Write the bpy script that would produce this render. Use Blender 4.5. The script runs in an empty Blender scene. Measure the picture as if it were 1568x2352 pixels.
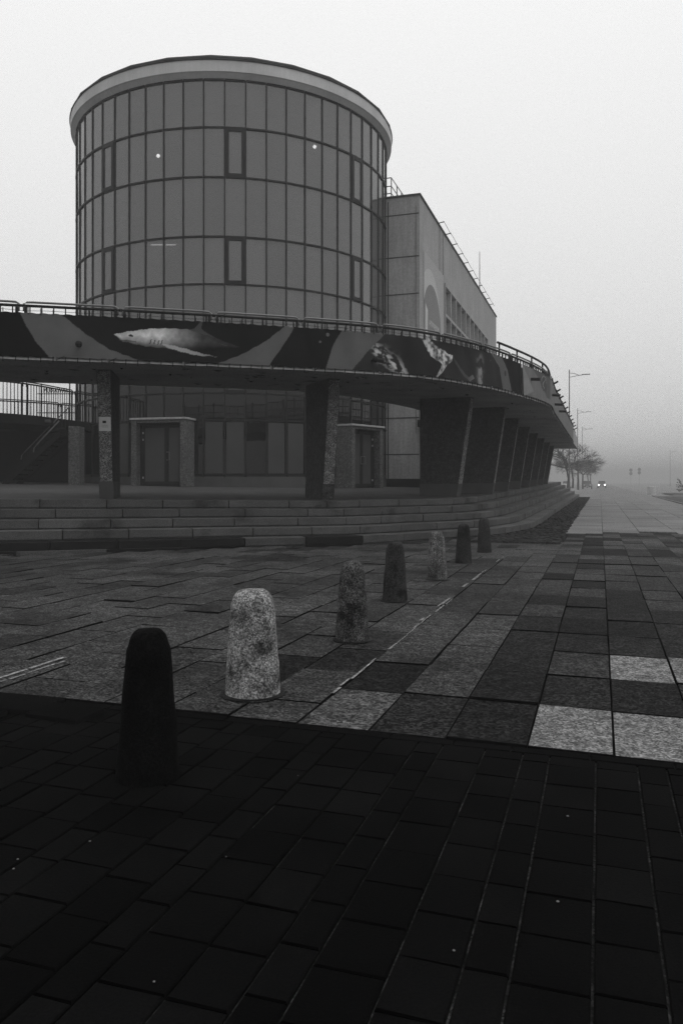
import bpy, math, random
import numpy as np
R = math.radians
random.seed(7)
rng = np.random.default_rng(7)
sc = bpy.context.scene
col = sc.collection

# ------------------------------------------------------------------ camera
EYE = 1.2
cam_d = bpy.data.cameras.new('camera')
cam = bpy.data.objects.new('camera', cam_d); col.objects.link(cam)
cam.location = (0, 0, EYE); cam.rotation_euler = (R(90), 0, 0)
cam_d.sensor_fit = 'VERTICAL'; cam_d.sensor_height = 36.0
cam_d.lens = 36.0 * 1800 / 2352
cam_d.shift_y = -68 / 2352
cam_d.clip_start = 0.05; cam_d.clip_end = 5000
sc.camera = cam

# ------------------------------------------------------------------ sky and sun
SUN_EL, SUN_AZ = R(64), R(115)
w = bpy.data.worlds.new('World'); sc.world = w; w.use_nodes = True
nt = w.node_tree; N = nt.nodes; L = nt.links
bg = N['Background']
sky = N.new('ShaderNodeTexSky'); sky.sky_type = 'NISHITA'; sky.sun_disc = False
sky.sun_elevation = SUN_EL; sky.sun_rotation = SUN_AZ; sky.dust_density = 8; sky.air_density = 2
bw = N.new('ShaderNodeRGBToBW'); L.new(sky.outputs[0], bw.inputs[0])
sk = N.new('ShaderNodeMath'); sk.operation = 'MULTIPLY'; sk.inputs[1].default_value = 0.1
L.new(bw.outputs[0], sk.inputs[0])
tc = N.new('ShaderNodeTexCoord'); sp = N.new('ShaderNodeSeparateXYZ')
L.new(tc.outputs['Generated'], sp.inputs[0])
mx = N.new('ShaderNodeMath'); mx.operation = 'MAXIMUM'; mx.inputs[1].default_value = 0
L.new(sp.outputs['Z'], mx.inputs[0])
ma = N.new('ShaderNodeMath'); ma.operation = 'MULTIPLY_ADD'     # foggy overcast: brighter towards the zenith
ma.inputs[1].default_value = .42; ma.inputs[2].default_value = .86
L.new(mx.outputs[0], ma.inputs[0])
mixs = N.new('ShaderNodeMix'); mixs.data_type = 'FLOAT'; mixs.inputs[0].default_value = 0.12
L.new(ma.outputs[0], mixs.inputs[2]); L.new(sk.outputs[0], mixs.inputs[3])
L.new(mixs.outputs[0], bg.inputs['Color']); bg.inputs['Strength'].default_value = 1.0
sd = bpy.data.lights.new('sun', 'SUN'); sd.energy = 1.0; sd.angle = R(35); sd.color = (1, 1, 1)
sun = bpy.data.objects.new('sun', sd); col.objects.link(sun)
sun.rotation_euler = (R(90) - SUN_EL, 0, R(180) - SUN_AZ)
sun.location = (0, 0, 40)
vs = sc.view_settings
vs.view_transform = 'Standard'; vs.look = 'None'; vs.gamma = 1; vs.exposure = 0.0; vs.use_curve_mapping = False
sc.render.engine = 'CYCLES'
cy = sc.cycles
cy.use_denoising = True; cy.denoising_prefilter = 'NONE'
cy.max_bounces = 6; cy.diffuse_bounces = 3; cy.glossy_bounces = 3; cy.transparent_max_bounces = 8
cy.volume_bounces = 0; cy.caustics_reflective = False; cy.caustics_refractive = False
cy.sample_clamp_indirect = 5

# ------------------------------------------------------------------ materials
MATS = {}
def mat(name, v, rough=.8, spec=.3, var=.25, scale=3., rnd=0., speck=0., sscale=90., bump=0., bscale=60., streak=0., stain=None, attr=None, metal=0.):
    m = bpy.data.materials.new(name); m.use_nodes = True; MATS[name] = m
    n = m.node_tree.nodes; l = m.node_tree.links
    p = n['Principled BSDF']
    p.inputs['Roughness'].default_value = rough
    p.inputs['Specular IOR Level'].default_value = spec if rough < .45 else spec * .25
    p.inputs['Metallic'].default_value = metal
    geo = n.new('ShaderNodeNewGeometry')
    def math_(op, a, b):
        q = n.new('ShaderNodeMath'); q.operation = op
        for i, x in enumerate((a, b)):
            if isinstance(x, (int, float)): q.inputs[i].default_value = x
            else: l.new(x, q.inputs[i])
        return q.outputs[0]
    def noise(sca, detail=4, rough_=.6, vec=None):
        q = n.new('ShaderNodeTexNoise'); q.inputs['Scale'].default_value = sca
        q.inputs['Detail'].default_value = detail; q.inputs['Roughness'].default_value = rough_
        l.new(vec or geo.outputs['Position'], q.inputs['Vector']); return q.outputs['Fac']
    def ramp(x, a, b, lo, hi):
        q = n.new('ShaderNodeMapRange'); q.inputs[1].default_value = a; q.inputs[2].default_value = b
        q.inputs[3].default_value = lo; q.inputs[4].default_value = hi; l.new(x, q.inputs[0]); return q.outputs[0]
    if attr:
        a = n.new('ShaderNodeVertexColor'); a.layer_name = attr
        b = n.new('ShaderNodeRGBToBW'); l.new(a.outputs[0], b.inputs[0]); val = b.outputs[0]
    else:
        c = n.new('ShaderNodeValue'); c.outputs[0].default_value = v; val = c.outputs[0]
    if var: val = math_('MULTIPLY', val, ramp(noise(scale), .3, .7, 1 - var, 1 + var))
    if rnd:
        o = n.new('ShaderNodeObjectInfo'); val = math_('MULTIPLY', val, ramp(o.outputs['Random'], 0, 1, 1 - rnd, 1 + rnd))
    if speck:
        if speck > .5:             # stones of their own brightness
            q = n.new('ShaderNodeTexVoronoi'); q.inputs['Scale'].default_value = sscale * 1.9
            l.new(geo.outputs['Position'], q.inputs['Vector'])
            sx = n.new('ShaderNodeSeparateColor'); l.new(q.outputs['Color'], sx.inputs[0])
            pw = math_('POWER', sx.outputs[0], 1.6)
            cl = ramp(noise(sscale * .22, 3, .6), .35, .65, .65, 1.35)
            val = math_('MULTIPLY', math_('MULTIPLY', val, cl), ramp(pw, 0, 1, 1 - speck, 1 + speck * 2.3))
        else:
            val = math_('MULTIPLY', val, ramp(noise(sscale, 2, .7), .38, .62, 1 - speck, 1 + speck))
    if streak:
        mp = n.new('ShaderNodeMapping'); mp.inputs['Scale'].default_value = (6, 6, .5)
        l.new(geo.outputs['Position'], mp.inputs[0])
        val = math_('MULTIPLY', val, ramp(noise(1.3, 5, .7, mp.outputs[0]), .42, .62, 1 - streak, 1))
    if stain:                      # (scale, threshold, darkness)
        val = math_('MULTIPLY', val, ramp(noise(stain[0], 6, .65), stain[1] - .05, stain[1] + .06, 1, stain[2]))
    cr = n.new('ShaderNodeCombineColor')
    for i in range(3): l.new(val, cr.inputs[i])
    l.new(cr.outputs[0], p.inputs['Base Color'])
    if bump:
        b = n.new('ShaderNodeBump'); b.inputs['Strength'].default_value = bump; b.inputs['Distance'].default_value = .01
        l.new(noise(bscale, 4, .7), b.inputs['Height']); l.new(b.outputs[0], p.inputs['Normal'])
    return m

M_slab = mat('exposed_aggregate', 0.026, .75, .25, .35, .9, .28, .85, 48, .8, 55, stain=(.55, .56, .45))
M_slab_dark = mat('worn_dark_aggregate', 0.009, .75, .12, .3, .8, .35, .85, 42, .8, 45)
M_slab_light = mat('bright_aggregate', 0.1, .8, .2, .15, 4, .1, .56, 52, .8, 60)
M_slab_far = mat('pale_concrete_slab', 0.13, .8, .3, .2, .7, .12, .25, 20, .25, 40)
M_bed = mat('joint_bed', 0.004, .9, .1, .4, 4)
M_void = mat('wet_joint_dirt', .0004, .9, 0, .2)
M_sand = mat('sand_joint', 0.017, .9, .1, .95, 5, 0, .7, 60)
M_sett = mat('dark_paver', .0018, .75, .04, .4, 1.6, .5, .45, 120, .4, 110, stain=(.9, .6, .6))
M_cobble = mat('cobble_stone', 0.018, .7, .3, .3, 3, 0, .3, 40, .3, 50)
M_asphalt = mat('asphalt', 0.15, .85, .2, .2, .3, 0, .3, 30)
M_grass = mat('lawn', 0.055, .9, .1, .4, 1.5, 0, .5, 20, .8, 20)
M_step = mat('granite_step', 0.06, .8, .25, .2, 1.5, .14, .35, 70, .4, 70, stain=(1.1, .60, .45))
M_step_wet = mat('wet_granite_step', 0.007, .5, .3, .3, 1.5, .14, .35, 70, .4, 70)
M_terrace = mat('terrace_concrete', 0.042, .6, .3, .2, .8, 0, .2, 25)
M_soffit = mat('canopy_concrete', 0.29, .85, .2, .2, .6, 0, .12, 20, .3, 12, stain=(2.2, .66, .25))
M_fin = mat('terrazzo_column', 0.028, .8, .25, .15, 1.5, 0, .6, 45, .6, 50)
M_fin_front = mat('painted_lit_terrazzo', .105, .8, .25, .15, 1.5, 0, .75, 40, .6, 50)  # column terrazzo in a paler copy, light on the fronts put into the colour
M_wall = mat('rendered_wall', 0.3, .9, .15, .12, .5, .04, .1, 12, .15, 30, streak=.18)
M_groove = mat('panel_groove', .03, .9, .1, .1)
M_plinth = mat('plinth_render', 0.06, .9, .15, .2, 1)
M_dark_wall = mat('dark_rear_wall', 0.008, .9, .1, .3, .8)
M_cornice = mat('cornice_metal', 0.42, .6, .4, .15, .7, 0, 0, 1, 0, 1, streak=.08)
M_roof = mat('roof_felt', .045, .9, .2, .2, .8)
M_frame = mat('window_frame', 0.014, .5, .4, .1)
M_rail = mat('painted_rail', 0.01, .5, .4, .2)
M_rail_l = mat('galvanised_handrail', .10, .4, .5, .25, 3)
M_white = mat('white_plastic', 0.4, .6, .3, .1)
M_black = mat('black_paint', .012, .6, .3, .2)
M_banner = mat('printed_banner', .1, .75, .2, .12, 2.2, attr='Col')
M_portal = mat('granite_portal', 0.065, .8, .25, .2, 2, 0, .6, 60, .4, 60)
M_lamp = mat('lamp_pole', 0.11, .5, .4, .1)
M_bark = mat('bark', 0.045, .9, .1, .3, 6, 0, .4, 30)
M_twig = mat('twig', 0.05, .9, .1, .2)
M_leaf = mat('withered_leaf', 0.05, .9, .1, .3, 4)
M_hedge = mat('hedge_leaf', .03, .9, .1, .4, 2)
M_paint = mat('road_paint', 0.16, .8, .2, .5, 14, 0, .5, 60)
M_gum = mat('trodden_gum', 0.1, .8, .2, .2)
M_car = mat('car_paint', .03, .3, .5, .05)
M_car_l = mat('light_car_paint', .35, .3, .5, .05)
M_tyre = mat('rubber', .012, .9, .2, .1)
M_glassdark = mat('tinted_glass', .010, .06, .5, 0, 1)
M_blind = mat('drawn_blind', 0.05, .7, .3, .1, 1)
M_bollard = mat('concrete_bollard', 0.04, .85, .2, .35, 6, 0, .7, 75, .6, 75, stain=(4, .58, .3))
M_bollard_l = mat('pale_concrete_bollard', 0.15, .85, .2, .3, 7, 0, .6, 75, .6, 75, stain=(5, .57, .25))
M_bollard_d = mat('dark_concrete_bollard', .024, .85, .2, .35, 5, 0, .5, 75, .6, 75, stain=(4, .55, .3))
M_bollard_m = mat('streaked_bollard', 0.08, .85, .2, .6, 3, 0, .6, 75, .6, 75, streak=.5)
M_bollard_b = mat('blackened_bollard', 0.0016, .85, .1, .4, 8, 0, .8, 75, .6, 75)

def glass_mat(name, v, trans, rough=.12, spec=.6):
    m = bpy.data.materials.new(name); m.use_nodes = True; MATS[name] = m
    n = m.node_tree.nodes; l = m.node_tree.links
    p = n['Principled BSDF']; p.inputs['Base Color'].default_value = (v, v, v, 1)
    p.inputs['Roughness'].default_value = rough; p.inputs['Specular IOR Level'].default_value = spec
    o = n.new('ShaderNodeObjectInfo'); r = n.new('ShaderNodeMapRange')
    r.inputs[3].default_value = v * .85; r.inputs[4].default_value = v * 1.15
    l.new(o.outputs['Random'], r.inputs[0]); c = n.new('ShaderNodeCombineColor')
    for i in range(3): l.new(r.outputs[0], c.inputs[i])
    l.new(c.outputs[0], p.inputs['Base Color'])
    t = n.new('ShaderNodeBsdfTransparent'); mixn = n.new('ShaderNodeMixShader'); mixn.inputs[0].default_value = trans
    l.new(p.outputs[0], mixn.inputs[1]); l.new(t.outputs[0], mixn.inputs[2])
    l.new(mixn.outputs[0], n['Material Output'].inputs['Surface'])
    return m
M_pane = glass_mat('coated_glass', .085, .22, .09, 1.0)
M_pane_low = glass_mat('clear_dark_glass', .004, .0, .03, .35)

def emit_mat(name, s):
    m = bpy.data.materials.new(name); m.use_nodes = True
    n = m.node_tree.nodes; l = m.node_tree.links
    e = n.new('ShaderNodeEmission'); e.inputs[0].default_value = (1, 1, 1, 1); e.inputs[1].default_value = s
    l.new(e.outputs[0], n['Material Output'].inputs['Surface']); return m
M_lit = emit_mat('lit_lamp', 14)
M_tube = emit_mat('lit_tube', 4)
M_head = emit_mat('headlight_glow', 5)

ORD = ['first', 'second', 'third', 'fourth', 'fifth', 'sixth', 'seventh', 'eighth', 'ninth', 'tenth', 'eleventh', 'twelfth', 'thirteenth', 'fourteenth', 'fifteenth']
# ------------------------------------------------------------------ helpers
class MB:
    def __init__(s): s.v = []; s.f = []
    def add(s, v, f):
        b = len(s.v); s.v += [tuple(map(float, q)) for q in v]; s.f += [tuple(i + b for i in q) for q in f]; return s
    def box(s, c, e, ax=None):
        """c centre, e half extents, ax three axis vectors"""
        ax = ax or ((1, 0, 0), (0, 1, 0), (0, 0, 1))
        c = np.array(c, float); A = [np.array(a, float) * h for a, h in zip(ax, e)]
        v = [c + i * A[0] + j * A[1] + k * A[2] for k in (-1, 1) for i, j in ((-1, -1), (1, -1), (1, 1), (-1, 1))]
        return s.add(v, [(3, 2, 1, 0), (4, 5, 6, 7), (0, 1, 5, 4), (1, 2, 6, 5), (2, 3, 7, 6), (3, 0, 4, 7)])
    def hexa(s, lo, hi):
        """lo, hi: equal-length rings (counter-clockwise seen from above)"""
        n = len(lo)
        return s.add(list(lo) + list(hi), [tuple(range(n - 1, -1, -1)), tuple(range(n, 2 * n))] +
                     [(i, (i + 1) % n, n + (i + 1) % n, n + i) for i in range(n)])
    def tube(s, pts, r, n=6, r2=None, cap=True):
        P = [np.array(p, float) for p in pts]; rings = []; m = len(P)
        for i, p in enumerate(P):
            t = P[min(i + 1, m - 1)] - P[max(i - 1, 0)]; t = t / (np.linalg.norm(t) + 1e-9)
            a = np.array((0, 0, 1.)) if abs(t[2]) < .9 else np.array((1., 0, 0))
            u = np.cross(t, a); u /= np.linalg.norm(u); w_ = np.cross(t, u)
            rr = r if r2 is None else r + (r2 - r) * i / (m - 1)
            rings.append([p + rr * (math.cos(k * 2 * math.pi / n) * u + math.sin(k * 2 * math.pi / n) * w_) for k in range(n)])
        v = [q for g in rings for q in g]
        f = [(i * n + k, i * n + (k + 1) % n, (i + 1) * n + (k + 1) % n, (i + 1) * n + k) for i in range(m - 1) for k in range(n)]
        if cap: f += [tuple(range(n - 1, -1, -1)), tuple((m - 1) * n + k for k in range(n))]
        return s.add(v, f)
    def lathe(s, c, prof, n=24):
        v = [(c[0] + r * math.cos(k * 2 * math.pi / n), c[1] + r * math.sin(k * 2 * math.pi / n), c[2] + z) for r, z in prof for k in range(n)]
        m = len(prof)
        f = [(i * n + k, i * n + (k + 1) % n, (i + 1) * n + (k + 1) % n, (i + 1) * n + k) for i in range(m - 1) for k in range(n)]
        f += [tuple(range(n - 1, -1, -1)), tuple((m - 1) * n + k for k in range(n))]
        return s.add(v, f)
    def mesh(s, name, m=None, smooth=False):
        me = bpy.data.meshes.new(name); me.from_pydata(s.v, [], s.f); me.update()
        if m: me.materials.append(m)
        if smooth:
            for p in me.polygons: p.use_smooth = True
        return me
    def build(s, name, m, parent=None, smooth=False):
        return ob(name, s.mesh(name, m, smooth), parent)
def ob(name, data, parent=None, loc=(0, 0, 0), rz=0):
    o = bpy.data.objects.new(name, data); col.objects.link(o)
    o.location = loc; o.rotation_euler = (0, 0, rz)
    if parent: o.parent = parent
    return o
def tag(o, label=None, cat=None, group=None, kind=None):
    if label: o['label'] = label
    if cat: o['category'] = cat
    if group: o['group'] = group
    if kind: o['kind'] = kind
    return o
def empty(name, loc=(0, 0, 0), rz=0):
    o = bpy.data.objects.new(name, None); col.objects.link(o); o.location = loc; o.rotation_euler = (0, 0, rz)
    o.empty_display_size = .2
    return o
def text_mesh(s, size, m, name, parent, loc, rot, depth=.004):
    c = bpy.data.curves.new(name, 'FONT'); c.body = s; c.size = size; c.extrude = depth; c.align_x = 'LEFT'
    t = bpy.data.objects.new(name, c); col.objects.link(t)
    dg = bpy.context.evaluated_depsgraph_get()
    me = bpy.data.meshes.new_from_object(t.evaluated_get(dg))
    bpy.data.objects.remove(t); me.materials.clear(); me.materials.append(m)
    o = ob(name, me, parent, loc); o.rotation_euler = rot; return o
def bevel(o, wd, seg=1):
    b = o.modifiers.new('edge', 'BEVEL'); b.width = wd; b.segments = seg; b.limit_method = 'ANGLE'; return o

# plan axes: u runs along the promenade, v across it to the right
SN, CS = math.sin(R(18.23)), math.cos(R(18.23))
def W(u, v, z=0.): return (CS * v + SN * u, -SN * v + CS * u, z)
UA = (SN, CS, 0); VA = (CS, -SN, 0); ZA = (0, 0, 1)
def catmull(P, n=40):
    P = np.array(P, float); out = []
    Q = np.vstack([2 * P[0] - P[1], P, 2 * P[-1] - P[-2]])
    for i in range(1, len(Q) - 2):
        a, b, c, d = Q[i - 1:i + 3]
        for t in np.linspace(0, 1, n, endpoint=False):
            out.append(.5 * ((2 * b) + (c - a) * t + (2 * a - 5 * b + 4 * c - d) * t * t + (3 * b - a - 3 * c + d) * t ** 3))
    out.append(Q[-2]); return np.array(out)
class Path:
    """plan curve running left to right; offset > 0 is inwards, towards the building"""
    def __init__(s, P):
        C = catmull(P); s.C = C
        s.S = np.r_[0, np.cumsum(np.hypot(*np.diff(C, axis=0).T))]; s.len = s.S[-1]
    def at(s, t, off=0., z=0.):
        x = np.interp(t, s.S, s.C[:, 0]); y = np.interp(t, s.S, s.C[:, 1]); tx, ty = s.tan(t)
        return np.array((x - ty * off, y + tx * off, z))
    def tan(s, t):
        e = .35
        a = np.array([np.interp(q, s.S, s.C[:, 0]) for q in (t - e, t + e)]); b = np.array([np.interp(q, s.S, s.C[:, 1]) for q in (t - e, t + e)])
        d = np.array((a[1] - a[0], b[1] - b[0])); return d / np.linalg.norm(d)
    def out(s, t): tx, ty = s.tan(t); return np.array((ty, -tx, 0.))
EDGE = Path([(-15, 15.0), (-12, 14.0), (-9.5, 13.6), (-7.6, 13.68), (-5.9, 13.98), (-1.96, 15.0), (1.2, 16.2), (3.05, 17.9), (4.57, 20.1),
             (5.92, 22.6)] + [(5.92 + .3303 * (y - 22.6), y) for y in (25.4, 28.2, 31, 34, 37, 40, 43, 46, 49, 51.9)])
FOOT = Path([(-15, 14.0), (-11, 13.0), (-8, 12.85), (-5.74, 13.17), (-1.80, 14.5), (.39, 15.2), (1.98, 16.5), (3.63, 17.95), (4.75, 19.9),
             (5.6, 22.2)] + [(5.6 + .3303 * (y - 22.2), y) for y in range(25, 65, 3)])
def terrace_z(x, y): return .539 - .0177 * x + .016 * y

def ribbon(path, s0, s1, step, prof, closed=True):
    """sweep a profile of (offset, z) along a path"""
    n = max(2, int((s1 - s0) / step)); m = MB(); k = len(prof)
    T = np.linspace(s0, s1, n + 1)
    v = [path.at(t, o, z) for t in T for o, z in prof]
    kk = k if closed else k - 1
    f = [(i * k + j, i * k + (j + 1) % k, (i + 1) * k + (j + 1) % k, (i + 1) * k + j) for i in range(n) for j in range(kk)]
    if closed: f += [tuple(range(k)), tuple(n * k + j for j in range(k - 1, -1, -1))]
    return m.add(v, f)

# ------------------------------------------------------------------ ground
g = MB().add([(-900, -200, -.08), (900, -200, -.08), (900, 1100, -.08), (-900, 1100, -.08)], [(0, 1, 2, 3)])
tag(g.build('ground', M_asphalt), kind='structure')

U0 = 3.64                                   # where the dark pavers end and the slabs begin
# slab paving with its bed
def quad(u0, u1, v0, v1, z): return [W(u0, v0, z), W(u0, v1, z), W(u1, v1, z), W(u1, v0, z)]
pav = tag(MB().add(quad(U0 - .01, 22, -14, 14, -.035), [(0, 1, 2, 3)]).build('plaza_paving', M_bed), kind='structure')
SW, SL = .375, .71
bright = {(0, -1): 1, (0, 0): 1, (0, -3.0): 0, (1, -3): 1, (0, -4): 1, (2, 0): 1, (2, 1): 1, (2, 2): 1}
def slab_mesh(lx, ly, m, nm='slab'):
    b = .003 if nm == 'slab' else (.0042 if nm == 'paver' else .0045); t = MB()
    def ring(ex, ey, z): return [(-ex, -ey, z), (ex, -ey, z), (ex, ey, z), (-ex, ey, z)]
    lo = ring(lx, ly, -.05); mid = ring(lx, ly, -b); hi = ring(lx - b, ly - b, 0)
    t.add(lo + mid + hi, [(0, 1, 5, 4), (1, 2, 6, 5), (2, 3, 7, 6), (3, 0, 4, 7), (4, 5, 9, 8), (5, 6, 10, 9), (6, 7, 11, 10), (7, 4, 8, 11), (8, 9, 10, 11)])
    me = t.mesh(nm, m)
    if nm == 'paver':
        me.materials.append(M_void)
        for q in (0, 2, 4, 6): me.polygons[q].material_index = 1
    if nm == 'slab' and m is not M_slab_far:      # dirt caught in the worn arrises
        me.materials.append(M_bed)
        for q in list(me.polygons)[:8]: q.material_index = 1
    return me
SM = {k: slab_mesh(SW / 2 - .003, SL / 2 - .0045, m) for k, m in (('n', M_slab), ('d', M_slab_dark), ('b', M_slab_light))}
th = -R(18.23)
cand = []
foot_pts = np.array([FOOT.at(t)[:2] for t in np.linspace(0, FOOT.len, 400)])
def beyond_foot(x, y, margin=0.):
    d = np.hypot(foot_pts[:, 0] - x, foot_pts[:, 1] - y); i = int(d.argmin())
    i = min(i, len(foot_pts) - 2)
    t = foot_pts[i + 1] - foot_pts[i]; q = np.array((x, y)) - foot_pts[i]
    return t[0] * q[1] - t[1] * q[0] > -margin * np.hypot(*t)
for i in range(0, 27):
    for j in range(-40, 34):
        v = .06 + SW * (j + .5); u = U0 + .012 + SL * (i + .5)
        if v < -1.5: u += SL * .5 * (j % 2) - (SL * .5 if i == 0 and j % 2 else 0) * 0
        x, y, _ = W(u, v)
        if y < 3 or abs(x) > .47 * y + .8 or y > 18.6: continue
        if beyond_foot(x, y, .25): continue
        if v > -.95 and v < -.62 and u > 16.5: continue
        cand.append((y, x, u, v, i, j))
cand.sort()
def slab_kind(u, v, i, j):
    if (i, j) in ((0, -1), (0, 0), (0, 1), (2, 0), (2, 1), (2, 2)): return 'b'
    if (i, j) == (0, -4): return 'l'
    if v > -.70: return random.choice('dddm') if u < 8.5 else random.choice('mmnd' if u < 13 else 'mnnd')
    if (i, j) in ((0, -2), (0, -3), (1, -4), (1, -5), (1, -6)): return 'd'
    if v < -1.45 and (i > 9) and random.random() < .15: return 'm'
    if random.random() < .10: return 'm'
    return 'n'
M_slab_mid = mat('stained_aggregate', 0.017, .75, .2, .35, .9, .28, .85, 38, .8, 45)
SM['m'] = slab_mesh(SW / 2 - .003, SL / 2 - .0045, M_slab_mid)
SM['l'] = slab_mesh(SW / 2 - .003, SL / 2 - .0045, mat('pale_aggregate', .045, .8, .2, .15, 4, .1, .7, 40, .8, 45))
rest = {}
for k, (y, x, u, v, i, j) in enumerate(cand):
    kd = slab_kind(u, v, i, j); z = random.uniform(-.007, .005); tl = [random.gauss(0, .006) for _ in range(2)]
    if k < 300:
        o = ob('slab', SM[kd], pav, (x, y, z), th); o.rotation_euler = (tl[0], tl[1], th + random.gauss(0, .003))
    else:
        rest.setdefault(kd, MB()).box((x, y, z - .02), (SW / 2 - .003, SL / 2 - .0045, .02), (VA, UA, ZA))
for kd, m in rest.items():
    tag(m.build('distant_slabs', {'n': M_slab, 'd': M_slab_dark, 'm': M_slab_mid}.get(kd, M_slab), pav), kind='stuff')
# the half slabs that fill the offset rows at the paver edge
for j in range(-40, -4):
    if j % 2:
        v = .06 + SW * (j + .5); x, y, _ = W(U0 + .012 + SL * .25, v)
        if abs(x) < .47 * y + .5:
            o = ob('slab', slab_mesh(SW / 2 - .003, SL / 4 - .004, M_slab), pav, (x, y, random.uniform(-.004, .003)), th)
# pale promenade further on
prom = tag(MB().add(quad(18.2, 420, -.78, 4.3, -.024), [(0, 1, 2, 3)]).build('promenade', M_bed), kind='structure')
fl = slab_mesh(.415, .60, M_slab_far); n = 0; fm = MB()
for i in range(0, 330):
    for j in range(-1, 5):
        u = 17.4 + 1.21 * (i + .5) + .6 * (j % 2); v = .06 + .84 * (j + .5)
        x, y, _ = W(u, v)
        if y < 18.7 or abs(x) > .47 * y + 1: continue
        z = random.uniform(-.004, .004)
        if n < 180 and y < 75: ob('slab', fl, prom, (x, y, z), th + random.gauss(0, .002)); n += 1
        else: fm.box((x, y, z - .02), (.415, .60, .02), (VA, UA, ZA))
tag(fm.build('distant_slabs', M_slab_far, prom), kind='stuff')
# white lines left in the joints
pl = MB()
for u0, u1, v, wd in ((4.2, 8.0, -1.44, .009), (6.5, 12.8, -1.48, .016), (2.9, 4.5, -3.47, .022), (2.9, 4.4, -3.40, .010)):
    u = max(u0, U0 + .03)
    while u < u1:
        ln = random.uniform(.08, .45)
        if random.random() < .6 or v < -3:
            e = wd * random.uniform(.4, 1.1); c = v + random.uniform(-.008, .008)
            pl.add([W(u, c - e, .0075), W(u, c + e, .0075), W(min(u + ln, u1), c + e * random.uniform(.5, 1.2), .0075), W(min(u + ln, u1), c - e * random.uniform(.5, 1.2), .0075)], [(0, 1, 2, 3)])
        u += ln * random.uniform(.85, 1.3)
tag(pl.build('painted_line', M_paint, pav), kind='stuff')

# dark pavers in the foreground
setts = tag(MB().add(quad(.3, U0 - .012, -9, 6, -.012), [(0, 1, 2, 3)]).build('paver_paving', M_sand), kind='structure')
PM = {}
v = -1.043 - .463 * 8; pat = (.167, .115, .191); k = 0
while v < 2.6:
    wd = pat[k % 3]; k += 1
    off = random.uniform(0, .2); u = U0 - .085 - off * (.6)
    first = True
    uu = U0 - .085
    ln = max(.07, .218 - off)
    while uu > .55:
        uc = uu - ln / 2; x, y, _ = W(uc, v + wd / 2)
        if y > 1.45 and abs(x) < .46 * y + .45:
            key = (round(wd, 3), round(ln, 2))
            if key not in PM: PM[key] = slab_mesh(wd / 2 - .0035, ln / 2 - .0012, M_sett, 'paver')
            o = ob('paver', PM[key], setts, (x, y, random.uniform(-.0018, .0012)), th)
            o.rotation_euler = (random.gauss(0, .005), random.gauss(0, .006), th + random.gauss(0, .004))
        uu -= ln; ln = .218
    v += wd
v = -4.2
eb = {}
while v < 2.4:
    ln = random.choice((.26, .30, .34)); x, y, _ = W(U0 - .047, v + ln / 2)
    if abs(x) < .46 * y + .4:
        if ln not in eb: eb[ln] = slab_mesh(ln / 2 - .002, .034, M_sett, 'edge_brick')
        ob('edge_brick', eb[ln], setts, (x, y, .001), th)
    v += ln
# loose heavy slabs lying proud at the left
for (u, v, a, lx, ly) in ((3.46, -3.1, .05, .33, .13), (3.40, -2.62, -.06, .16, .11), (3.18, -3.2, .03, .3, .12)):
    o = ob('slab', slab_mesh(lx, ly, M_sett), setts, W(u, v, .022), th + a)
gm = MB()
for _ in range(9):
    d = random.uniform(1.8, 3.4); x = random.uniform(-.42, .42) * d; r = random.choice((.002, .003, .004, .005))
    gm.lathe((x, d, .0025), [(r, 0), (r * random.uniform(.7, 1), .002)], 9)
tag(gm.build('gum_spots', M_gum), 'pale trodden gum spots scattered over the dark pavers', 'gum spots', kind='stuff')

# cobbles beside the steps
strip = tag(MB().add(quad(15.6, 70, -2.1, -.77, -.03), [(0, 1, 2, 3)]).build('cobble_strip', M_bed), kind='structure')
cb = MB()
for _ in range(5200):
    u = 15.8 + (random.random() ** 1.6) * 50; v = random.uniform(-2.4, -.78)
    x, y, _z = W(u, v)
    if beyond_foot(x, y, .05): continue
    r = random.uniform(.055, .1); h = random.uniform(.01, .045); a = random.random() * 3
    pts = [(x + r * random.uniform(.75, 1.1) * math.cos(a + q * math.pi / 3), y + r * random.uniform(.75, 1.1) * math.sin(a + q * math.pi / 3)) for q in range(6)]
    cb.hexa([(p[0], p[1], -.03) for p in pts], [(x + (p[0] - x) * .7, y + (p[1] - y) * .7, h) for p in pts])
tag(cb.build('cobbles', M_cobble, strip), kind='stuff')

# lawn and road on the right
lawn = MB().add([W(20, 4.4, .02), W(20, 60, .02), W(72, 60, .02), W(72, 4.4, .02)], [(0, 1, 2, 3)])
lawn.add([W(77, 6.5, .02), W(77, 90, .02), W(96, 90, .02), W(96, 6.5, .02)], [(0, 1, 2, 3)])
tag(lawn.build('lawn', M_grass), kind='structure')
tag(MB().box(W(74.5, 36, -.02), (31.5, 2.4, .03), (VA, UA, ZA)).build('crossing_path', M_slab_far), kind='structure')
tag(MB().box(W(46, 4.34, .0), (.05, 26, .05), (VA, UA, ZA)).build('kerb', M_slab_far), kind='structure')

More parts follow.
